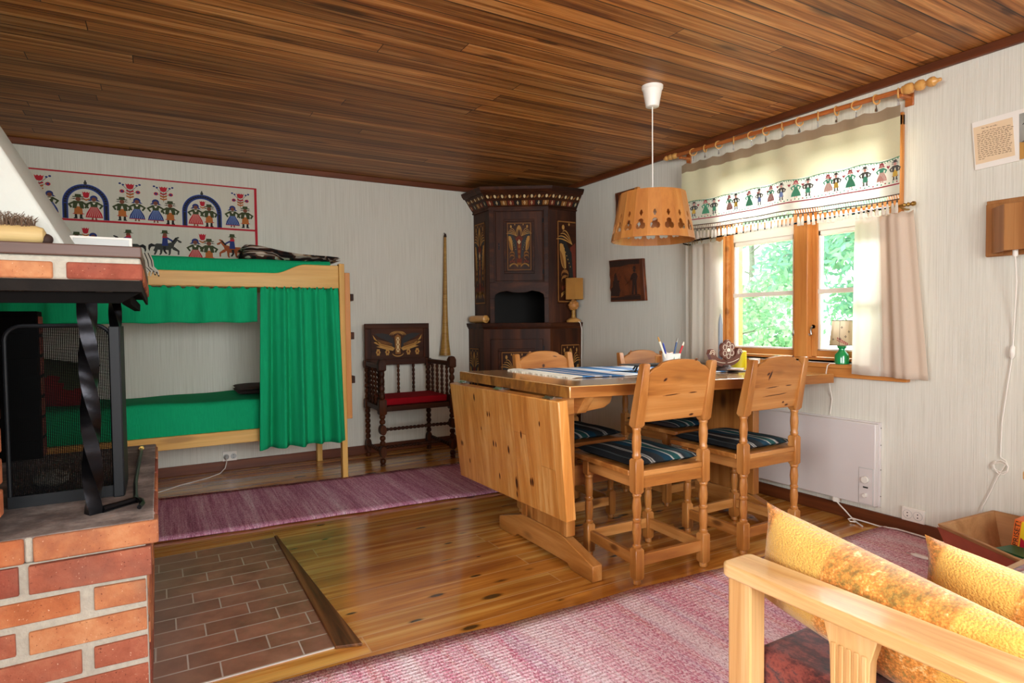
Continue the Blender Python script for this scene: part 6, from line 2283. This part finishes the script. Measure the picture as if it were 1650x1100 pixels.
b.build('handwritten_letter', nt, smooth=0, fix=False)['label'] = 'handwritten letter on tan paper'
b = MB('photo').hexa([T_(-3.838, 1.776), T_(-3.985, 1.784), T_(-3.985, 1.985), T_(-3.834, 1.974), T_(-3.838, 1.776, .001), T_(-3.985, 1.784, .001), T_(-3.985, 1.985, .001), T_(-3.834, 1.974, .001)])
b.m('gold').flat([(-3.838, 1.778), (-3.98, 1.785), (-3.98, 1.845), (-3.837, 1.852)], lambda u, v: T_(u, v, .0012))
b.m('vdark').flat([(-3.842, 1.850), (-3.98, 1.84), (-3.98, 1.90), (-3.90, 1.885), (-3.86, 1.862)], lambda u, v: T_(u, v, .0013))
b.flat([(-3.845, 1.925), (-3.98, 1.930), (-3.98, 1.945), (-3.85, 1.932)], lambda u, v: T_(u, v, .0013))
b.flat([(-3.856, 1.90), (-3.864, 1.90), (-3.864, 1.93), (-3.856, 1.93)], lambda u, v: T_(u, v, .0013))
b.build('photograph', nt, smooth=0, fix=False)['label'] = 'grey photograph'


def carved(name, label, pts, inner, scene):
    b = MB('picture_wood')
    b.prism(pts, lambda u, v: (-.001, u, v), lambda u, v: (-.026, u, v))
    cy = sum(p[0] for p in pts) / len(pts)
    cz = sum(p[1] for p in pts) / len(pts)
    o = b.build(name, None, loc=(0, cy, cz), bevel=.003)
    tag(o, label, 'picture', 'carved wooden pictures on the window wall')
    return o


cvt = thing('carved_picture', 'dark carved wooden picture below the pendant lamp on the window wall', 'picture', (0, -1.29, 1.25), group='carved wooden pictures on the window wall')
b = MB('bark')
outl = [(-1.068, 1.592), (-1.20, 1.590), (-1.33, 1.583), (-1.475, 1.574), (-1.482, 1.46), (-1.495, 1.35), (-1.503, 1.248), (-1.30, 1.25), (-1.089, 1.252), (-1.092, 1.33), (-1.080, 1.36), (-1.086, 1.43), (-1.076, 1.47), (-1.078, 1.53)]
b.m('picture_wood').prism(outl, lambda u, v: (-.001, u, v), lambda u, v: (-.028, u, v))
pb = b.build('board', cvt, bevel=.004)
b = MB('trim_z')
b.prism([(-1.440, 1.574), (-1.474, 1.572), (-1.502, 1.250), (-1.462, 1.250)], lambda u, v: (-.028, u, v), lambda u, v: (-.031, u, v))
b.build('edge_strip', cvt, bevel=.002)['label'] = 'paler right edge'
b = MB('bark')
CF = lambda d: (lambda u, v: Vector((-.0282 - d, u, v)))
b.flat([(-1.10, 1.262), (-1.455, 1.258), (-1.455, 1.290), (-1.10, 1.284)], CF(.0008))
b.flat([(-1.078, 1.585), (-1.44, 1.572), (-1.44, 1.535), (-1.32, 1.54), (-1.2, 1.53), (-1.085, 1.535)], CF(.0008))


def relief(pts, th=.005):
    b.prism(pts, CF(0), CF(th))


relief([(-1.355, 1.30), (-1.375, 1.30), (-1.380, 1.37), (-1.390, 1.37), (-1.395, 1.30), (-1.415, 1.30), (-1.405, 1.40), (-1.42, 1.44), (-1.405, 1.465), (-1.385, 1.47), (-1.375, 1.47), (-1.355, 1.455), (-1.335, 1.42), (-1.345, 1.41), (-1.362, 1.43), (-1.365, 1.38)])
b.lathe([(.001, -.034), (.011, -.033), (.013, -.0285)], (0, -1.383, 1.487), 10, 'x')
relief([(-1.362, 1.50), (-1.405, 1.498), (-1.398, 1.505), (-1.393, 1.522), (-1.374, 1.522), (-1.371, 1.505)])
relief([(-1.10, 1.30), (-1.20, 1.292), (-1.215, 1.34), (-1.20, 1.38), (-1.205, 1.42), (-1.13, 1.42), (-1.125, 1.37), (-1.105, 1.36)])
relief([(-1.14, 1.42), (-1.18, 1.42), (-1.17, 1.46), (-1.16, 1.485), (-1.145, 1.47)])
b.m('picture_wood').tube([(-.031, -1.20, 1.40), (-.031, -1.27, 1.375), (-.031, -1.34, 1.42)], .003, 5)
b.m('bark').tube([(-.030, -1.27, 1.292), (-.030, -1.44, 1.296)], .004, 5)
b.build('carved_scene', cvt)['label'] = 'carved figures'
cu = thing('carved_picture', 'dark carved wooden board half hidden behind the pendant lamp shade', 'picture', (0, -1.29, 1.86), group='carved wooden pictures on the window wall')
b = MB('picture_wood').prism([(-1.151, 2.128), (-1.390, 2.128), (-1.390, 1.86), (-1.165, 1.86), (-1.158, 1.95), (-1.160, 2.05)], lambda u, v: (-.001, u, v), lambda u, v: (-.026, u, v))
for k in range(6):
    b.m('bark').box(-.0275, -.026, -1.385 + .04 * k, -1.372 + .04 * k, 1.87, 2.115)
b.build('board', cu, bevel=.003)
b = MB('casing_z').prism([(-1.388, 2.130), (-1.424, 2.130), (-1.426, 1.86), (-1.388, 1.86)], lambda u, v: (-.001, u, v), lambda u, v: (-.030, u, v))
b.build('edge_strip', cu, bevel=.002)['label'] = 'paler right edge'

# ------------------------------------------------------------------ wooden box with books by the wall
bxt = thing('wooden_box', 'old wooden trough box with worn red paint outside standing against the window wall', 'box', (-.3, -3.98, .012))
Rm = [(-.440, -3.732), (-.030, -3.768), (-.030, -4.165), (-.655, -4.155)]
Bs = [(-.400, -3.80), (-.060, -3.82), (-.060, -4.12), (-.560, -4.11)]
z0, z1, th = .020, .227, .016


def wall_piece(name, a, c, mat_out, mat_in):
    b = MB(mat_in)
    ctr = Vector((-.29, -3.96))
    def inw(p):
        p = Vector(p)
        d = (ctr - p).normalized()
        return p + d * th * 1.4
    q = [Bs[a], Bs[c], inw(Bs[c]), inw(Bs[a])]
    r = [Rm[a], Rm[c], inw(Rm[c]), inw(Rm[a])]
    b.hexa([(x, y, z0) for x, y in q] + [(x, y, z1) for x, y in r])
    if mat_out != mat_in:
        b.m(mat_out)
        nrm = Vector((Rm[c][1] - Rm[a][1], -(Rm[c][0] - Rm[a][0]), 0)).normalized()
        if nrm.x > 0:
            nrm = -nrm
        b.face([b.bm.verts.new(Vector((x, y, z)) + nrm * .0012) for (x, y), z in ((Bs[a], z0), (Bs[c], z0), (Rm[c], z1 - .012), (Rm[a], z1 - .012))])
    return b.build(name, bxt, bevel=.003, fix=True)


wall_piece('end_board', 0, 1, 'box_wood', 'box_wood')
wall_piece('back_board', 1, 2, 'box_wood', 'box_wood')
wall_piece('end_board', 2, 3, 'box_wood', 'box_wood')
o = wall_piece('front_board', 3, 0, 'box_paint', 'box_wood')
o['label'] = 'worn red painted front'
MB('box_wood').prism([(x, y) for x, y in Bs], lambda u, v: (u, v, .0125), lambda u, v: (u, v, .030)).build('bottom', bxt)

for kk, hx in (('book_orange', 'e8702a'), ('book_yellow', 'ecc91f'), ('book_red', 'b3132e'), ('book_green', '0c5a34'), ('book_white', 'eee9df'), ('bag_grey', 'b9bcc0')):
    M[kk] = plain(kk, hx, .4, .04)
T = Matrix.Translation((-.155, -3.945, .165)) @ Matrix.Rotation(.10, 4, 'X')
b = MB('book_orange').box(-.085, .085, .0035, .0275, -.125, .098, T)
b.m('book_yellow').box(-.085, .085, -.020, .0035, -.125, .094, T)
b.m('book_red').prism([(-.02, -.02), (-.012, .022), (.0, .03), (.0, -.02)], lambda u, v: T @ Vector((-.0855, u, v)), lambda u, v: T @ Vector((-.0865, u, v)))
bo = b.build('magazine', None, loc=(-.155, -3.945, .04), smooth=0)
tag(bo, 'orange and yellow magazine standing upright in the wooden box', 'magazine')
tc = bpy.data.curves.new('spine_text', 'FONT')
tc.body = 'BRA PRISET!'
tc.size = .0300
tc.extrude = .0004
to = bpy.data.objects.new('spine_text', tc)
COL.objects.link(to)
dg = bpy.context.evaluated_depsgraph_get()
me = bpy.data.meshes.new_from_object(to.evaluated_get(dg))
bpy.data.objects.remove(to)
wd = max(v.co.x for v in me.vertices)
for v in me.vertices:
    x, y = v.co.x * .175 / wd, v.co.y * .8
    v.co = T @ Vector((-.0862 - v.co.z, .0070 + y, -.082 + x)) - Vector((-.155, -3.945, .04))
me.materials.clear()
me.materials.append(M['black'])
to = bpy.data.objects.new('spine_text', me)
COL.objects.link(to)
to.parent = bo
T = Matrix.Translation((-.26, -3.962, .10)) @ Matrix.Rotation(-.22, 4, 'Z')
b = MB('book_white').box(-.085, .085, -.085, .045, -.068, .048, T)
b.m('book_green').box(-.088, .088, -.088, .048, .048, .056, T)
b.m('vdark')
for k in range(4):
    b.box(-.0858, -.085, .028 - .018 * k, .034 - .018 * k, .012, .030, T)
b.top('book', 'thick white book with a dark green cover lying in the wooden box', 'book', bevel=.002)
b = MB('bag_grey').tube([(-.08, -3.965, .20), (-.075, -3.968, .27), (-.075, -3.99, .285), (-.08, -4.01, .27), (-.08, -4.01, .20)], .007, 8)
b.box(-.11, -.05, -4.05, -3.955, .032, .20)
b.top('bag', 'small grey bag with a loop handle at the back of the wooden box', 'bag', bevel=.004)
b = MB('paper')
b.grid(8, 8, lambda u, v: Vector((-1.40 + .22 * u, -4.34 - .12 * v, .4275 + .012 * abs(u - .5) + .006 * v)))
b.top('paper_slip', 'folded white paper on the sofa seat behind the pillows', 'paper', solid=.002)

# ------------------------------------------------------------------ outside the window
g = MB('grass').grid(20, 20, lambda u, v: Vector((lerp(.18, 22, u), lerp(-16, 14, v), -.55 + .25 * u + .12 * math.sin(9 * u) * math.cos(8 * v))))
struct(g.build('ground', smooth=60), 'grass outside the window', 'ground')


def tree(name, label, x, y, h, r, n, mats, conifer, seed, leaf_sz):
    rnd = random.Random(seed)
    t = thing(name, label, 'tree', (x, y, -.5), group='trees outside the window')
    b = MB('trunk')
    b.tube([(x, y, -.5), (x + .05, y, h * .4), (x - .03, y + .04, h * .9)], [.09, .06, .015], 8)
    ends = []
    for k in range(26):
        z = lerp(.1, h * .92, rnd.random())
        a = rnd.uniform(0, 2 * PI)
        L = r * (1.15 - .75 * z / h if conifer else math.sin(PI * min(.95, .15 + .8 * z / h)) * rnd.uniform(.7, 1.1))
        e = Vector((x + L * math.cos(a), y + L * math.sin(a), z + (-.25 if conifer else .35) * L))
        b.tube([(x, y, z), (x + .5 * L * math.cos(a), y + .5 * L * math.sin(a), z + (.0 if conifer else .22) * L), e], [.022, .014, .004], 5)
        ends.append((Vector((x, y, z)), e, L))
    b.build('trunk', t)
    b = MB(mats[0])
    for k in range(n):
        s, e, L = ends[rnd.randrange(len(ends))]
        p = s.lerp(e, rnd.uniform(.25, 1.08)) + Vector((rnd.gauss(0, .16), rnd.gauss(0, .16), rnd.gauss(-.05 if conifer else .04, .14)))
        d = Vector((rnd.gauss(0, 1), rnd.gauss(0, 1), rnd.gauss(-.4 if conifer else 0, .6))).normalized()
        q = d.orthogonal().normalized()
        q = Matrix.Rotation(rnd.uniform(0, 6.28), 3, d) @ q
        ln, wd = (leaf_sz * 1.8, leaf_sz * .30) if conifer else (leaf_sz, leaf_sz * .5)
        ln *= rnd.uniform(.6, 1.3)
        b.m(mats[rnd.randrange(len(mats))])
        b.face([b.bm.verts.new(v) for v in (p, p + d * ln * .5 + q * wd, p + d * ln, p + d * ln * .5 - q * wd)])
    b.build('crown', t, smooth=0, fix=False)


tree('birch_tree', 'light green leafy tree outside, seen through the left window pane', 3.6, 1.25, 4.6, 1.35, 10500, ['leaf_a', 'leaf_b'], False, 1, .075)
tree('spruce_tree', 'blue green spruce outside, seen through the right window pane', 4.3, -.85, 5.2, 1.35, 9500, ['leaf_c', 'leaf_b'], True, 2, .085)
tree('birch_tree', 'pale leafy tree standing farther back outside the window', 7.6, 3.6, 5.6, 2.0, 9000, ['leaf_a', 'leaf_b'], False, 3, .12)
tree('spruce_tree', 'tall spruce farther back outside the right side of the window', 9.2, -.6, 6.6, 2.0, 6000, ['leaf_c', 'leaf_b'], True, 4, .13)
tree('birch_tree', 'unseen leafy tree right of the spruce, added to shade the window', 3.7, -3.7, 4.6, 1.4, 6500, ['leaf_a', 'leaf_b'], False, 5, .10)  # out of view, added to keep the sun off the dining window
tree('birch_tree', 'leafy tree at the far left outside the window', 4.0, 6.4, 4.8, 1.7, 4200, ['leaf_a', 'leaf_c'], False, 6, .12)
